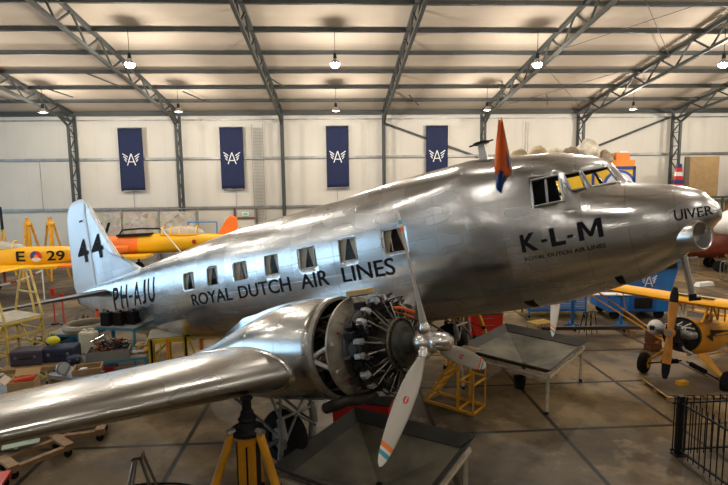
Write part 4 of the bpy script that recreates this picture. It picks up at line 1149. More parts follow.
# local: x forward, y port, z up
ylw=mat('cub_yellow_fabric',(.82,.38,.004),.45,var=.08,vs=1); ylw.node_tree.nodes['Principled BSDF'].inputs['Specular IOR Level'].default_value=.25
def ring(x,zc,w,h,n=16,e=2.8):
    return [(x,w*math.copysign(abs(math.cos(a))**(2/e),math.cos(a)),zc+h*math.copysign(abs(math.sin(a))**(2/e),math.sin(a))) for a in [2*PI*k/n+PI/n for k in range(n)]]
b=B(); b.grid([ring(.42,1.12,.30,.34),ring(.30,1.12,.32,.37),ring(.0,1.10,.34,.42),ring(-.4,1.08,.36,.42),ring(-1.4,1.06,.36,.40),ring(-2.4,1.13,.28,.34),ring(-3.6,1.22,.17,.24),ring(-5.1,1.34,.04,.13)],closed_v=True)
f=b.build('fuselage',ylw,cub)
B().grid and None
b=B(); b.lathe((.44,0,1.12),(1,0,0),[(0,0),(0,.34),(-.03,.35)],n=24); b.build('firewall',inter,cub)
b=B(); b.lathe((.42,0,1.12),(1,0,0),[(0,.31),(.03,.375),(-.05,.385),(-.12,.37)],n=28); b.build('cowl_lip',black,f)
b=B(); b.box((.72,0,1.14),(.5,.28,.30)); b.cyl((.9,0,1.18),(1.05,0,1.18),.09,n=14)
for k in range(14): b.box((.5+random.uniform(0,.4),random.uniform(-.22,.22),1.1+random.uniform(-.25,.25)),(.12,.06,.08))
en=b.build('engine',inter,cub)
for sx in (.62,.84):
    for sy in (-1,1):
        b=B(); pr=[(0,.09)]
        for k in range(5): pr+=[(.02+k*.03,.07),(.025+k*.03,.095),(.035+k*.03,.095),(.04+k*.03,.07)]
        pr+=[(.2,.08),(.24,.05),(.245,0)]
        b.lathe((sx,sy*.13,1.18),(0,sy,0),pr,n=14); b.build('cylinder',greym,en)
for k in range(9): 
    y=random.uniform(-.3,.3); b=B(); b.tube([(.5,y,1.3),(.6,y+.05,1.38+random.uniform(-.1,.05)),(.8,y*.8,1.33),(.86,y*.7,1.2)],.012,n=5); b.build('engine_lead',mat('pale_engine_leads',(.50,.48,.44),.5),en)
b=B()
b.tube([(.7,.1,.95),(.8,.22,.85),(.6,.3,.78),(.5,.2,.72)],.03,n=8); b.build('exhaust_pipe',mat('pale_engine_leads',(.50,.48,.44),.5),en)
b=B(); b.sph((.72,-.42,1.20),.20,(1.1,.8,.9),n=16,m=10); b.build('nose_bowl',mat('dirty_white_cowl',(.62,.60,.55),.5,var=.2),cub); B().sph((.84,-.42,1.2),.13,(.8,.8,.8)).build('bowl_opening',black,cub)
# propeller
pw=mat('varnished_prop_wood',(.62,.26,.04),.3,var=.25,vs=5)
def cubblade(r0,r1,sg,m,name,parent,n=9):
    rows=[]
    for i in range(n):
        r=r0+(r1-r0)*i/(n-1); c=.055+.034*math.sin(min(1,r/.9)*PI*.8); 
        if r>.85: c*=max(.35,1-(r-.85)*3.2)
        t=.035*(1-r*.75)+.004
        rows.append([(1.10+math.sin(q)*t,math.cos(q)*c*sg,1.18+sg*r) for q in [2*PI*k/12 for k in range(12)]])
    b=B(); b.grid(rows,closed_v=True); b._f([b.bm.verts.new(V(p)) for p in rows[-1]]); return b.build(name,m,parent)
b=B(); b.cyl((1.06,0,1.18),(1.15,0,1.18),.10,n=20); hub=b.build('propeller',pw,cub)
for sg in (1,-1):
    bl_=cubblade(.04,.66,sg,pw,'propeller_blade',hub); cubblade(.66,.98,sg,black,'black_tip',bl_)
B().cyl((1.15,0,1.18),(1.17,0,1.18),.06,n=16).build('hub_plate',greym,hub)
place(B().box((0,0,.05),(.28,.16,.1)),'yellow_chock',yellow,(8.85,12.2,.14),R(10),'small yellow block on pallet under the wooden propeller tip','block')
# wing
b=B();rows=[]
for y,sc in ((-5.35,.25),(-5.3,.6),(-5.1,.85),(-4.8,1),(-3,1),(-.4,1),(.4,1),(3,1),(4.8,1),(5.1,.85),(5.3,.6),(5.35,.25)):
    c=1.6*sc; xc=-.55+.18; r=[]
    for k in range(20):
        a=2*PI*k/20; u=.5-.5*math.cos(a); x=.25-.8*(1-sc)-u*c+.0
        z=1.84+abs(y)*.018+(.17 if math.sin(a)>0 else .07)*abs(math.sin(a))*(1 if math.sin(a)>0 else -1)*(1.25-u*.7)*sc
        r.append((x,y,z))
    rows.append(r)
b.grid(rows,closed_v=True); wg=b.build('wing',ylw,cub)
b=B();
for y0 in (-.35,): b.box((-.3,.05,2.00),(.85,.8,.012))
b.build('grey_wing_tape',mat('grey_tape_patch',(.33,.31,.27),.6),wg)
# cabin frame and glazing
cg=mat('tinted_cabin_glazing',(.55,.55,.5),.08,alpha=.35)
b=B()
for sy in (-1,1):
    b.bar((.28,sy*.33,1.45),(-.05,sy*.34,1.84),.035); b.bar((-.1,sy*.35,1.5),(-.3,sy*.34,1.84),.03); b.bar((-.75,sy*.35,1.5),(-.3,sy*.34,1.84),.03); b.bar((-.75,sy*.35,1.5),(-.75,sy*.34,1.84),.03); b.bar((-1.35,sy*.34,1.45),(-1.3,sy*.33,1.83),.03)
b.bar((.28,-.33,1.45),(.28,.33,1.45),.03); b.build('cabin_frame',ylw,cub)
b=B(); b.grid([[(.27,-.32,1.47),(.27,.32,1.47)],[(-.05,-.33,1.83),(-.05,.33,1.83)]]); b.build('windscreen',cg,cub)
for sy in (-1,1):
    b=B(); b.grid([[(.27,sy*.345,1.47),(-1.34,sy*.345,1.47)],[(-.05,sy*.345,1.83),(-1.3,sy*.345,1.83)]]); b.build('side_glazing',cg,cub)
b=B(); b.box((-.7,0,1.25),(.1,.5,.7)); b.box((-.45,0,1.0),(.5,.5,.1)); b.build('seat',mat('dark_brown_seat',(.10,.035,.025),.7),cub)
# lightning bolt
for sy in (1,-1):
    b=B(); y=.367*sy
    b.prism([(-.02,y,1.16),(-.55,y,1.0),(-.45,y,1.13),(-1.6,y,1.13),(-3.0,y*.65,1.15),(-3.0,y*.65,1.18),(-1.6,y,1.24),(-.28,y,1.28),(-.36,y,1.17)],.004,(0,sy,0)); b.build('lightning_stripe',black,cub)
# struts
for sy in (-1,1):
    b=B()
    for x,xt in ((-.1,.05),(-.75,-.75)): b.bar((-.35+(x+.1)*.3,sy*.36,.72),(xt,sy*2.75,1.86),.05,.03)
    b.bar((-.3,sy*1.5,1.35),(.0,sy*1.5,1.83),.018); b.build('wing_strut',ylw,cub)
# gear
for sy in (-1,1):
    b=B()
    b.prism([(.28,sy*.3,.72),(.02,sy*.84,.24),(-.08,sy*.84,.24),(-.38,sy*.3,.72)],.03,(0,0,1)); b.build('gear_leg',ylw,cub)
    b=B(); b.bar((.05,sy*.80,.24),(.0,sy*.05,.50),.03); b.cyl((.03,sy*.45,.37),(.0,sy*.12,.47),.055,n=10); b.build('shock_strut',[black],cub)
    b=B(); b.lathe((0,sy*.84-.1,.25),(0,1,0),[(0,.1),(0,.15),(.03,.22),(.08,.25),(.14,.25),(.19,.21),(.21,.15),(.21,.1)],n=24); w=b.build('wheel',rubber,cub)
    B().cyl((0,sy*.84-.105,.25),(0,sy*.84+.115,.25),.11,n=16).build('wheel_hub',ylw,w)
b=B(); b.bar((-4.6,0,1.35),(-5.2,0,2.15),.3,.03,up=(0,1,0)); b.build('tail_fin',ylw,cub)
b=B(); b.box((-4.9,0,1.4),(.8,2.8,.04)); b.build('tailplane',ylw,cub)
b=B(); b.cyl((-5.0,0,1.25),(-5.2,0,1.14),.03); b.cyl((-5.22,-.03,1.06),(-5.22,.03,1.06),.08); b.build('tail_wheel',rubber,cub)
# pallet
t=empty('wooden_pallet',(9.05,12.05,0),R(-4),'wooden pallet with plywood sheet under the yellow aeroplane propeller','pallet')
b=B()
for y in (-.55,0,.55): 
    for x in (-.9,0,.9): b.box((x,y,.06),(.14,.14,.08))
    b.box((0,y,.01),(1.95,.12,.02))
for k in range(9): b.box((-.92+k*.23,0,.11),(.16,1.25,.022))
b.build('pallet_boards',wood,t)
B().box((.02,.05,.135),(1.9,1.15,.015)).build('plywood_sheet',mat('dark_plywood',(.16,.12,.075),.6,var=.3,vs=3),t)
# brown box standing behind pallet
t=empty('red_brown_crate',(10.05,15.3,0),R(10),'stack of red brown wooden blocks behind the wooden propeller','crate')
b=B()
for k in range(3): b.box((0,0,.12+k*.2),(.42-.03*k,.3,.18))
b.build('crate_blocks',mat('red_brown_wood',(.25,.085,.03),.6,var=.4,vs=5),t); B().box((0,-.16,.3),(.12,.02,.08)).build('crate_label',card,t)
# ------------------------------------------------------------------ blue sign trailer and ground equipment
t=empty('blue_ground_unit',(11.9,19.6,0),R(-3),'bright blue ground power unit with white winged letter A emblem','machine')
b=B(); b.prism([(-1.35,-.8,.3),(1.1,-.8,.3),(1.1,-.8,1.02),(-1.35,-.8,1.02)],1.6,(0,1,0)); b.build('lower_body',blue,t,bevel=.03)
b=B(); b.prism([(-1.35,-.75,1.02),(1.1,-.75,1.02),(1.45,-.75,2.4),(-1.0,-.75,2.2)],1.1,(0,1,0)); b.build('sloping_hood',blue,t,bevel=.02)
b=B(); b.box((.0,-.83,.66),(.7,.04,.42)); b.cyl((0,-.84,.66),(0,-.88,.66),.18,n=20); b.build('radiator_grille',black,t)
b=B(); b.box((0,-.82,.66),(1.0,.03,.6)); b.build('grille_frame',mat('darker_blue_paint',(.01,.10,.36),.4),t)
b=B(); b.box((0.6,-.78,2.12),(1.3,.06,.3),Matrix.Rotation(R(-5),3,'Y')); b.build('dark_cover',black,t)
b=B(); emblem(b,(.20,-.78,1.52),(1,0,0),(0,0,1),(0,-1,0),.62,.02); b.build('winged_letter_emblem',white,t)
for sx in (-1.0,.75):
    for sy in (-.6,.6): B().cyl((sx,sy-.06,.18),(sx,sy+.06,.18),.18,n=20).build('wheel',rubber,t)
cart('blue_tank_trolley',(8.75,19.9,0),R(-4),(2.3,1.1,1.1),'blue boxy trolley left of the power unit, partly under the fuselage',blue,cat='trolley',side=True,shelf=.3)
t=empty('white_flap_panel',(9.4,17.7,1.32),R(-8),'white narrow wing flap panel resting on blue trestles','panel')
b=B(); rows=[[(x,-.18*math.cos(q)-.0,.05*math.sin(q)) for q in [2*PI*k/12 for k in range(12)]] for x in (-1.9,-1.0,0,1.0,1.35)]
b.grid(rows,closed_v=True); b._f([b.bm.verts.new(V(p)) for p in rows[-1]]); b._f([b.bm.verts.new(V(p)) for p in rows[0]]); b.build('panel_skin',mat('off_white_panel',(.68,.64,.56),.5),t)
for x in (-.35,.65): B().box((x,-.17,0),(.025,.03,.11)).build('panel_bracket',greym,t)
tr=None
for k,(x,y) in enumerate(((8.6,17.85),(10.3,17.6))):
    l=['blue trestle with casters at left end of white flap panel','blue trestle with casters at right end of white flap panel'][k]
    t=empty('blue_trestle',(x,y,0),R(-8),l,'trestle','blue trestles under the white flap panel')
    b=B(); b.bar((0,0,.1),(0,0,1.24),.09); b.bar((0,-.35,.14),(0,.35,.14),.08); b.bar((-.2,0,1.24),(.2,0,1.24),.06); b.bar((-.25,0,.14),(.25,0,.14),.08); b.build('trestle_post',blue,t)
    for sy in (-1,1): B().cyl((-.03,sy*.33,.06),(.03,sy*.33,.06),.06,n=14).build('caster',rubber,t)
# dark metal chairs/wire stands
t=empty('wire_stand',(8.9,17.2,0),R(20),'thin dark wire stand beside the left blue trestle','stand')
b=B()
for x in (-.25,0,.25):
    b.tube([(x,-.15,0),(x*.8,-.05,.8),(x*.8,.05,.8),(x,.2,0)],.014,n=6)
b.bar((-.22,0,.8),(.22,0,.8),.02); b.build('wire_legs',black,t)
# long dark beam on floor behind
t=empty('long_black_beam',(10.2,16.8,0),R(-4),'long dark beam lying on supports in front of the blue unit','beam')
B().box((0,0,.30),(6.2,.12,.12)).build('beam',mat('dark_brown_steel',(.05,.04,.035),.5),t)
for x in (-2.8,0,2.8): B().box((x,0,.12),(.2,.3,.24)).build('support_block',wood,t)
# ------------------------------------------------------------------ storage behind the cockpit
t=empty('yellow_storage_container',(13.1,28.9,0),0,'tall yellow storage rack behind the cockpit with round white blue badge','container')
B().box((0,0,3.1),(7.2,2.2,6.2)).build('container_body',mat('signal_yellow_panel',(.80,.50,.02),.5,var=.1),t)
b=B()
for x in (-3.6,-1.2,1.2,3.55): b.box((x,-1.12,3.1),(.14,.06,6.2))
for z in (.1,6.12): b.box((0,-1.12,z),(7.2,.06,.16))
b.build('container_posts',mat('navy_post_paint',(.02,.05,.22),.5),t)
B().lathe((2.7,-1.13,5.05),(0,-1,0),[(0,.95),(.02,.95),(.02,.82),(.03,0)],n=40).build('badge_ring',mat('royal_blue_badge',(.02,.08,.40),.5),t)
B().cyl((2.7,-1.15,5.05),(2.7,-1.18,5.05),.80,n=40).build('badge_disc',white,t)
B().box((2.75,0,6.38),(1.7,2.1,.35)).build('orange_top_beam',mat('rack_orange',(.72,.25,.03),.5),t)
t=empty('orange_crate',(16.15,28.5,6.56),0,'orange crate at right end on top of the yellow rack','crate')
b=B(); b.box((0,0,.2),(.8,.8,.4)); b.build('crate_body',mat('crate_orange',(.75,.22,.03),.55),t); B().box((.1,0,.45),(.5,.5,.1)).build('white_sheet',white,t)
cols=[(.30,.22,.12),(.55,.48,.36),(.22,.16,.10),(.62,.56,.45),(.45,.36,.24)]
for k,(x,w,h) in enumerate(((11.35,1.3,1.15),(12.35,1.0,1.05),(13.2,1.0,1.1),(14.2,1.4,1.5),(15.2,.85,.9),(10.2,1.3,1.0))):
    b=B(); P_=[]
    for i in range(15):
        a=PI*i/14; row=[]
        for j in range(15):
            q=2*PI*j/14; r=1+.22*noise.noise(V((i*.5,j*.5,k*7.1))); row.append((w/2*.85*r*math.sin(a)*math.cos(q),.7*r*math.sin(a)*math.sin(q),max(0,h*.5+h*.5*r*math.cos(a))))
        P_.append(row)
    b.grid(P_); m=mat('tarpaulin_%d'%(k%5),cols[k%5],.8,var=.5,vs=2.5,bump=.4,bs=5)
    lab=['brown tarpaulin bundle second from left on top of yellow rack','crumpled cream bundle third from left on yellow rack','dark brown bundle in the middle of the yellow rack top','largest pale crumpled bundle on the yellow rack','small tan bundle beside the orange crate on rack','leftmost flat brown bundle above the cockpit roof'][k]
    z=6.22
    place(b,'cloth_bundle',m,(x,28.3,z),0,lab,'bundle','wrapped bundles on top of the yellow rack')
t=empty('leaning_board',(25.2,33.9,4.28),0,'large brown wooden board with dark edge on shelf by the right column','board')
B().box((0,0,1.35),(2.1,.12,2.7)).build('board_face',mat('ochre_board',(.30,.19,.08),.7,var=.2),t); B().box((-1.2,.0,1.35),(.3,.16,2.7)).build('dark_edge',mat('dark_edge_wood',(.09,.07,.05),.7),t)
t=empty('storage_rack',(26.3,33.9,0),0,'dark storage rack by the back wall at right edge','rack')
b=B()
for x in (-3,0,3):
    for y in (-.5,.5): b.box((x,y,2.1),(.1,.1,4.2))
for z in (1.2,2.8,4.2): b.box((0,0,z),(6.2,1.1,.12))
b.build('rack_frame',mat('dark_green_rack',(.05,.055,.035),.6),t)
for k,(x,z) in enumerate(((-1.8,1.26),(.4,1.26),(-2,2.86),(1.6,2.86),(2.4,4.26))):
    place(B().box((0,0,.5),(1.4,.8,1.0)),'storage_box',[card,mat('olive_box',(.16,.15,.04),.7),greym,card,mat('pale_box',(.5,.47,.4),.7)][k],(26.3+x,33.9,z),0,['brown box on low left shelf of the dark wall rack','olive box on low middle shelf of the dark wall rack','grey box on the middle shelf, left, of dark wall rack','brown box on middle shelf, right, of dark wall rack','pale box on top at the right end of dark wall rack'][k],'box','boxes on the dark wall rack')
# striped tail and white aircraft at the right
t=empty('striped_tail_fin',(20.4,29.5,0),R(20),'small aircraft tail fin with red, blue and white stripes behind airliner nose','tail fin')
for i in range(9):
    z0=4.2+i*.24;z1=z0+.24; wa=.62-.05*i;wb=.62-.05*(i+1)
    b=B(); b.prism([(-wa,-.05,z0),(wa,-.05,z0),(wb,-.05,z1),(-wb,-.05,z1)],.1,(0,1,0)); b.build('stripe_band',[mat('dark_blue_stripe',(.02,.03,.14),.4),mat('crimson_stripe',(.50,.02,.03),.4),white,MT['dark_blue_stripe']][i%4] if i%4!=3 else MT['crimson_stripe'],t)
B().box((0,0,2.1),(.5,.1,4.2)).build('support_post',steel,t)
t=empty('white_aircraft',(20.9,22.8,0),R(-14),'white aircraft fuselage with blue and red stripe, cut by right edge','airplane')
b=B(); rows=[]
for x,r,z in ((-3.2,.05,3.2),(-3.0,.28,3.22),(-2.6,.48,3.28),(-2.0,.68,3.4),(-1.0,.9,3.5),(1,1.0,3.6),(4,1.0,3.7)): rows.append([(x,r*math.cos(q),z+r*math.sin(q)) for q in [2*PI*k/24 for k in range(24)]])
b.grid(rows,closed_v=True); b.build('fuselage',mat('glossy_white_skin',(.78,.77,.73),.25),t)
for nm,m,z0 in (('blue_stripe',mat('navy_stripe_paint',(.02,.04,.22),.3),0.0),('red_stripe',red,-.30)):
    b=B(); b.grid([[(x,-(r+.01)*math.cos(a),zc+(r+.01)*math.sin(a)) for a in (z0-.14,z0,z0+.14)] for x,r,zc in ((-2.0,.68,3.4),(-1,.9,3.5),(1,1.0,3.6),(4,1.0,3.7))]); b.build(nm,m,t)
b=B(); b.cyl((-1.5,0,2.9),(-1.5,0,.2),.07); b.cyl((2,-.6,2.8),(2,-.9,.2),.07); b.build('undercarriage',greym,t)
B().cyl((-1.5,-.1,.25),(-1.5,.1,.25),.25,n=20).build('wheel',rubber,t); B().cyl((2,-1.0,.3),(2,-.8,.3),.3,n=20).build('wheel',rubber,t)
# red aircraft behind
t=empty('red_aircraft',(24.2,28.6,0),R(-20),'dark red aircraft fuselage on floor behind crowd barriers at right','airplane')
rd=mat('brownish_red_fabric',(.17,.028,.014),.5,var=.3)
b=B(); rows=[[(x,r*math.cos(q),z+r*math.sin(q)*1.15) for q in [2*PI*k/20 for k in range(20)]] for x,r,z in ((-3.4,.1,1.2),(-3.1,.45,1.3),(-2.2,.7,1.5),(-.5,.8,1.7),(2,.8,1.7),(4,.6,1.6))]
b.grid(rows,closed_v=True); b.build('fuselage',rd,t)
b=B(); b.box((-.6,0,.95),(1.3,7.5,.12)); b.build('lower_wing',mat('tan_wing_fabric',(.42,.24,.09),.5),t)
b=B(); b.box((-.8,0,2.9),(1.3,7.0,.12)); b.build('upper_wing',mat('olive_wing_fabric',(.11,.12,.03),.5),t)
b=B()
for y in (-2.6,2.6):
    b.bar((-.4,y,1),(-.6,y,2.85),.05);b.bar((-1,y,1),(-1.2,y,2.85),.05)
for y in (-.8,.8): b.bar((-1.6,y*.5,.9),(-1.6,y,.3),.06)
b.build('struts',rd,t)
for y in (-.85,.85): B().cyl((-1.6,y-.06,.33),(-1.6,y+.06,.33),.33,n=22).build('wheel',rubber,t)
b=B(); b.prism([(-3.5,-.08,1.3),(-3.5,-.02,1.35),(-3.5,.9,.5),(-3.5,.8,.42)],.05,(-1,0,0)); b.prism([(-3.5,.08,1.3),(-3.5,.02,1.35),(-3.5,-.9,2.2),(-3.5,-.8,2.28)],.05,(-1,0,0)); b.build('propeller',pw,t)
# crowd barriers
def barrier(x,y,rz,label):
    t=empty('crowd_barrier',(x,y,0),rz,label,'barrier','steel crowd barriers at the right')
    b=B(); w=2.0
    b.tube([(-w/2,0,.15),(-w/2,0,1.0),(-w/2+.1,0,1.1),(w/2-.1,0,1.1),(w/2,0,1.0),(w/2,0,.15),(-w/2,0,.15)],.022,n=6)
    b.build('barrier_frame',greym,t)
    b=B()
    for k in range(1,11): b.cyl((-w/2+w*k/11,0,.15),(-w/2+w*k/11,0,1.1),.010,n=5)
    b.build('barrier_bars',greym,t)
    for sx in (-1,1): B().bar((sx*.75,-.3,.02),(sx*.75,.3,.02),.05,.03).build('barrier_foot',greym,t)
barrier(19.3,27.0,R(12),'leftmost steel crowd barrier right of the airliner nose mast')
barrier(21.3,25.4,R(-15),'steel crowd barrier second from left, beside the red aircraft')
barrier(23.0,23.6,R(80),'steel crowd barrier standing end on at the right edge')
for k,(x,y) in enumerate(((18.7,24.6),(21.2,24.3))):
    place(B().box((0,0,.11),(1.1,.35,.22),taper=.8),'white_floor_block',white,(x,y,0),R(15-20*k),['white block on floor left of the barriers near nose mast','white block on floor at the right edge below the barriers'][k],'block',bevel=.03)
# ------------------------------------------------------------------ black railing in the right foreground
def railing(x,y,rz,n,sp,label,h=1.2,start=0):
    t=empty('steel_railing',(x,y,0),rz,label,'railing','black steel railing panels in the foreground')
    L=n*sp
    for z in (h-.12,.12): B().bar((start,0,z),(L,0,z),.04,.03).build('rail',black,t)
    for k in range(n+1):
        if abs(k*sp)<.02: continue
        B().cyl((k*sp,0,.02),(k*sp,0,h+(0 if k%2 else .02)),.011,n=6).build('upright_bar',black,t)
    return t
t=railing(6.65,9.17,R(1),13,.135,'black railing panel running right from the corner post',start=-.16)
B().cyl((-.12,0,.02),(-.12,0,1.18),.011,n=6).build('upright_bar',black,t)
railing(6.65,9.17,R(-87),12,.135,'black railing panel running from corner post towards the viewer')
t=empty('railing_post',(6.65,9.17,0),0,'thick black corner post joining the two railing panels','post')
B().box((0,0,.6),(.10,.10,1.2)).build('post_tube',black,t); B().box((0,0,.01),(.2,.2,.02)).build('base_plate',black,t); B().box((0,0,1.21),(.11,.11,.02)).build('post_cap',black,t)
# ------------------------------------------------------------------ yellow trainers at the left rear
yt=mat('trainer_yellow',(.86,.46,.01),.4,var=.06,vs=1)
fo=mat('fluorescent_red_orange',(.95,.20,.02),.45)
def fus(rows,m,name,parent,n=20,e=2.4):
    b=B(); b.grid([[(x,w*math.copysign(abs(math.cos(a))**(2/e),math.cos(a)),zc+h*math.copysign(abs(math.sin(a))**(2/e),math.sin(a))) for a in [2*PI*k/n for k in range(n)]] for x,zc,w,h in rows],closed_v=True); return b.build(name,m,parent)
# E-29: nose beyond the left edge (local -x), tail right
t=empty('low_wing_trainer',(-15.5,27.0,0),R(2),'yellow low wing trainer marked E 29 with orange wingtip, far left','airplane')
fus([(-5.2,1.75,.35,.38),(-4.4,1.8,.45,.5),(-2,1.85,.5,.55),(0,1.9,.48,.52),(1.8,1.98,.36,.42),(2.6,2.02,.30,.36)],yt,'fuselage',t)
fus([(2.6,2.02,.30,.36),(3.6,2.1,.2,.28),(4.6,2.16,.06,.18)],fo,'orange_rear_fuselage',t)
b=B();b.grid([[(-2.2,-.4,1.42),(-2.2,-.4,1.55),(0,-.4,1.56),(.1,-.4,1.46)],[(-1.6,-5.3,1.62),(-1.6,-5.3,1.74),(-.4,-5.3,1.74),(-.3,-5.3,1.66)]],closed_v=True) 
b.build('right_wing',yt,t)
b=B(); b.bar((-3.2,-.9,1.40),(1.6,-.9,1.52),1.2,.10); w=b.build('near_wing',yt,t)
b=B(); b.bar((1.6,-.9,1.52),(3.0,-.9,1.56),1.0,.09); b.build('orange_wingtip',fo,w)
for txt,x0,x1 in (('E',-.75,-.32),('29',.72,1.62)):
    text_obj('code_lettering',txt,black,lambda u,v,x0=x0,x1=x1:(x0+(x1-x0)*u,-.50-.03*math.sin(PI*v)+.04*(x0+.8)*0,1.72+.52*v),t,.02,1,3)
b=B(); c=V((.22,-.535,1.97))
def wedge(nm,a0,a1,m):
    b=B(); b.prism([c]+[c+V((.28*math.cos(a0+(a1-a0)*k/10),0,.28*math.sin(a0+(a1-a0)*k/10))) for k in range(11)],.01,(0,-1,0)); return b.build(nm,m,t)
wedge('roundel_blue',PI/2,PI/2+2.09,mat('roundel_blue',(.03,.06,.28),.5)); wedge('roundel_red',PI/2-2.09,PI/2,mat('roundel_red',(.55,.03,.02),.5)); wedge('roundel_white',PI/2+2.09,PI/2+4.19,white); B().cyl(c+V((0,-.008,0)),c+V((0,-.016,0)),.09,n=16).build('roundel_centre',orange,t)
b=B(); b.sph((-2.2,0,2.35),.5,(3.4,.75,.75),n=20,m=10); b.build('canopy',mat('dusty_canopy',(.55,.60,.58),.2,alpha=.55),t)
b=B()
for x in (-3.3,-2.6,-1.8,-1.0): b.tube([(x,.38*math.cos(q),2.33+.42*math.sin(q)) for q in [PI*k/10 for k in range(11)]],.03,n=6)
b.build('canopy_frame',yt,t)
b=B(); b.cyl((-1.0,-3,1.2),(-1.0,-3,.3),.05); b.cyl((-2.6,-.6,1.3),(-2.6,-.6,.35),.06); b.build('gear_strut',red,t)
B().cyl((-2.6,-.72,.3),(-2.6,-.55,.3),.3,n=22).build('wheel',rubber,t); B().cyl((-2.6,.55,.3),(-2.6,.72,.3),.3,n=22).build('wheel',rubber,t)
b=B(); b.cyl((-.9,-1.3,1.4),(-.9,-1.3,.75),.03); b.box((-.9,-1.34,1.1),(.12,.03,.5)); b.build('red_pitot_streamer',red,t)
# a black propeller blade and yellow stand behind it
t=empty('propeller_on_stand',(-20.6,32.5,0),0,'black propeller blade upright on a yellow stand at far left','propeller')
B().box((0,0,3.6),(.16,.06,1.4),taper=.7).build('blade',black,t); b=B(); b.bar((-.6,0,0),(0,0,2.9),.09); b.bar((.6,0,0),(0,0,2.9),.09); b.bar((-.3,0,1.5),(.3,0,1.5),.07); b.build('stand_frame',yellow,t)
# tall yellow aircraft jacks
for k,x in enumerate((-18.2,-16.9)):
    t=empty('tall_aircraft_jack',(x,31.0,0),R(20*k),['left','right'][k]+' of two tall yellow aircraft jacks behind the E 29 trainer','jack','tall yellow jacks at the left rear')
    for j in range(3):
        a=2*PI*j/3+.5; B().bar((.18*math.cos(a),.18*math.sin(a),3.3),(.85*math.cos(a),.85*math.sin(a),0),.10).build('leg',orj,t)
    b=B(); b.cyl((0,0,.6),(0,0,3.3),.13,n=14); b.build('cylinder',yellow,t); B().lathe((0,0,3.25),(0,0,1),[(0,.25),(.12,.25),(.2,.1),(.4,.08),(.42,.14),(.46,.14),(.46,0)],n=16).build('jack_head',orj,t)
    b=B()
    for j in range(3):
        a=2*PI*j/3+.5;a2=a+2*PI/3; b.bar((.55*math.cos(a),.55*math.sin(a),1.5),(.55*math.cos(a2),.55*math.sin(a2),1.5),.06)
    b.build('brace',orj,t)
# orange-nosed trainer
t=empty('radial_engined_trainer',(-14.0,31.2,0),0,'yellow trainer with orange nose and tail behind airliner fin','airplane')
fus([(0.25,1.95,.50,.52),(.9,1.95,.58,.60),(2.2,1.98,.58,.60)],fo,'orange_nose',t)
fus([(2.2,1.98,.58,.60),(3.6,2.02,.55,.60),(5,2.05,.48,.55),(6.6,2.15,.3,.38),(7.8,2.2,.12,.22)],yt,'fuselage',t)
B().lathe((.25,0,1.95),(-1,0,0),[(0,.5),(.06,.45),(.08,.3),(0,.25)],n=28).build('cowl_front',steel,t)
b=B(); b.cyl((.2,0,1.95),(-.25,0,1.95),.09,n=14); b.prism([(-.18,-.05,1.95),(-.18,.09,1.95),(-.18,.42,3.25),(-.18,.30,3.28)],.04,(-1,0,0)); b.prism([(-.18,.05,1.95),(-.18,-.09,1.95),(-.18,-.42,.65),(-.18,-.30,.62)],.04,(-1,0,0)); b.build('propeller',black,t)
B().prism([(.05,-.62,1.9),(.25,-.62,1.9),(.75,-.62,3.35),(.6,-.62,3.35)],.05,(0,1,0)).build('propeller_blade',black,t)
B().bar((1.0,-.3,2.56),(3.0,-.3,2.62),.55,.10).build('antiglare_panel',black,t)
b=B(); b.tube([(.9,-.1,2.45),(1.2,-.1,2.85),(2.2,-.1,2.92),(3.4,-.1,2.9),(4.0,-.1,2.5)],.05,n=8); b.build('roll_bar',black,t)
b=B(); b.sph((4.7,0,2.6),.5,(2.6,.8,.9),n=20,m=10); b.build('canopy',mat('clear_canopy',(.75,.78,.75),.1,alpha=.35),t)
b=B()
for x in (3.6,4.1,4.6,5.1,5.6): b.tube([(x,.42*math.cos(q),2.55+.47*math.sin(q)) for q in [PI*k/10 for k in range(11)]],.035,n=6)
b.bar((3.5,-.40,2.55),(5.8,-.40,2.55),.05); b.build('canopy_frame',yt,t)
b=B(); b.bar((2.2,-.8,1.42),(2.6,-3.4,1.6),1.9,.14,up=(0,0,1)); b.build('wing',yt,t)
b=B(); b.bar((2.2,.8,1.42),(2.5,2.4,1.55),1.9,.14,up=(0,0,1)); b.build('wing',yt,t)
b=B(); b.cyl((1.6,-1.2,1.4),(1.5,-1.2,.35),.07); b.cyl((1.6,1.2,1.4),(1.5,1.2,.35),.07); b.cyl((1.0,-.4,1.4),(1.5,-1.2,.9),.05); b.build('gear_strut',steel,t)
for y in (-1.2,1.2): B().cyl((1.5,y-.09,.36),(1.5,y+.09,.36),.36,n=24).build('wheel',rubber,t)
b=B(); b.prism([(6.7,-.05,2.35),(7.3,-.05,3.35),(7.6,-.05,3.62),(8.0,-.05,3.5),(8.05,-.05,2.2)],.1,(0,1,0)); b.build('tail_fin',fo,t,bevel=.03)
b=B(); b.box((7.5,0,2.3),(.9,3.0,.07)); b.build('tailplane',yt,t)
B().cyl((5.5,-.50,2.12),(5.5,-.53,2.12),.13,n=16).build('red_marking',mat('dark_red_marking',(.35,.02,.02),.5),t)
b=B(); b.bar((3.9,-1.4,3.05),(5.1,-1.9,1.7),.05); b.build('white_strut',white,t)
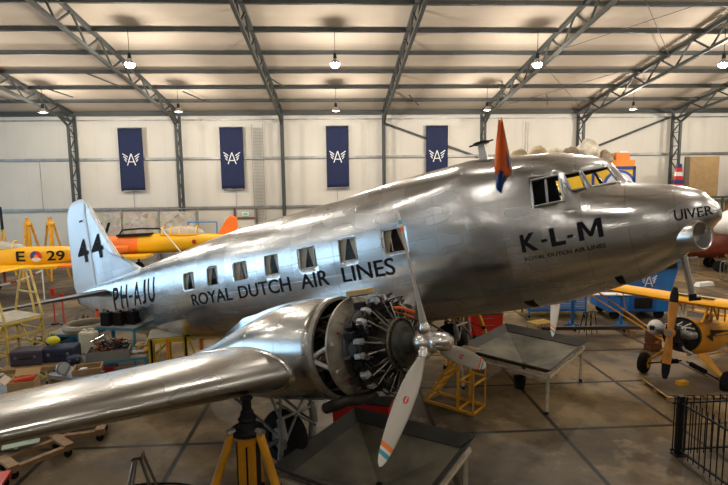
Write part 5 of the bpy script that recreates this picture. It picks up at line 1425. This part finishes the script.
# camouflage screen against the wall
g=G('speckled_screen',.8); v=g.nt.nodes.new('ShaderNodeTexVoronoi'); v.inputs['Scale'].default_value=3.2; g.nt.links.new(g.tc.outputs['Object'],v.inputs['Vector'])
c=g.mix(g.rng(g.noise(4,5),.35,.65),(.42,.36,.27),(.25,.22,.18)); hs=g.nt.nodes.new('ShaderNodeHueSaturation'); g.nt.links.new(v.outputs['Color'],hs.inputs['Color']); hs.inputs['Saturation'].default_value=.35; hs.inputs['Value'].default_value=.7
g.set(Base_Color=g.mix(.35,c,hs.outputs[0]))
t=empty('storage_screen',(-12.9,34.35,0),0,'long speckled brown storage screen against the wall behind trainer','screen')
B().box((0,0,1.95),(7.2,.12,3.6)).build('screen_panel',g.m,t)
b=B()
for x in (-3.7,-1.2,1.2,3.7): b.box((x,-.02,2.0),(.09,.16,4.0))
b.box((0,-.02,3.95),(7.5,.12,.08)); b.build('screen_posts',greym,t)
for x in (-3.7,3.7): B().box((x,0,.05),(.3,1.0,.1)).build('screen_foot',greym,t)
t=empty('blue_guard_rail',(-8.6,33.2,0),0,'blue tubular guard rail on stand by the back wall','rail')
b=B()
for x in (-.9,.9): b.bar((x,0,0),(x,0,3.1),.07)
for z in (2.3,3.1): b.bar((-.9,0,z),(.9,0,z),.07)
b.build('rail_tubes',mat('mid_blue_tube',(.03,.20,.45),.4),t); B().box((0,0,2.25),(1.9,.7,.06)).build('platform',greym,t)
# barrier tape and small stands near the tail
t=empty('barrier_tape',(-16.4,24.6,0),0,'red and white barrier tape sagging between posts, far left','tape')
for k in range(12):
    u0,u1=k/12,(k+1)/12
    def tp_(u): return V((-1.2+3.3*u,.6*u,.95-.35*math.sin(PI*u)+.5*u))
    a,c=tp_(u0),tp_(u1); b=B(); b.bar(a,c,.012,.09); b.build('tape_band',red if k%3==1 else white,t)
B().cyl((-1.2,0,0),(-1.2,0,1.0),.03).build('tape_post',white,t); B().cyl((2.1,.6,0),(2.1,.6,1.5),.03).build('tape_post',white,t)
for k,(x,y,h) in enumerate(((-11.3,20.5,1.3),(-10.9,20.4,1.1))):
    t=empty('red_control_lock',(x,y,0),0,['taller','shorter'][k]+' red marker stand below the airliner rudder','marker')
    B().cyl((0,0,0),(0,0,h),.03,n=8).build('post',red,t); B().box((0,0,h),(.16,.04,.3)).build('flag_panel',red,t); B().cyl((0,0,0),(0,0,.04),.15,n=16).build('base',black,t)

# ------------------------------------------------------------------ world, camera
w=bpy.data.worlds.new('World'); SC.world=w; w.use_nodes=True
w.node_tree.nodes['Background'].inputs[0].default_value=(.6,.75,1,1); w.node_tree.nodes['Background'].inputs[1].default_value=.3
cd=bpy.data.cameras.new('camera'); cam=bpy.data.objects.new('camera',cd); COL.objects.link(cam); SC.camera=cam
f=508.9948; cd.sensor_width=36; cd.lens=f*36/728; cd.clip_end=200
yaw,pitch,roll=.0537,.1142,-.0129
fw=V((math.sin(yaw)*math.cos(pitch),math.cos(yaw)*math.cos(pitch),-math.sin(pitch))); r_=V((math.cos(yaw),-math.sin(yaw),0)); u_=r_.cross(fw)
r2=r_*math.cos(roll)+u_*math.sin(roll); u2=-r_*math.sin(roll)+u_*math.cos(roll)
cam.matrix_world=Matrix(((r2.x,u2.x,-fw.x,0),(r2.y,u2.y,-fw.y,0),(r2.z,u2.z,-fw.z,5.4),(0,0,0,1)))
SC.view_settings.view_transform='Standard'; SC.view_settings.look='None'; SC.view_settings.gamma=1; SC.view_settings.use_curve_mapping=False
SC.view_settings.exposure=EXPO
SC.cycles.use_denoising=True; SC.cycles.max_bounces=6; SC.cycles.glossy_bounces=4; SC.cycles.diffuse_bounces=3; SC.cycles.sample_clamp_indirect=6
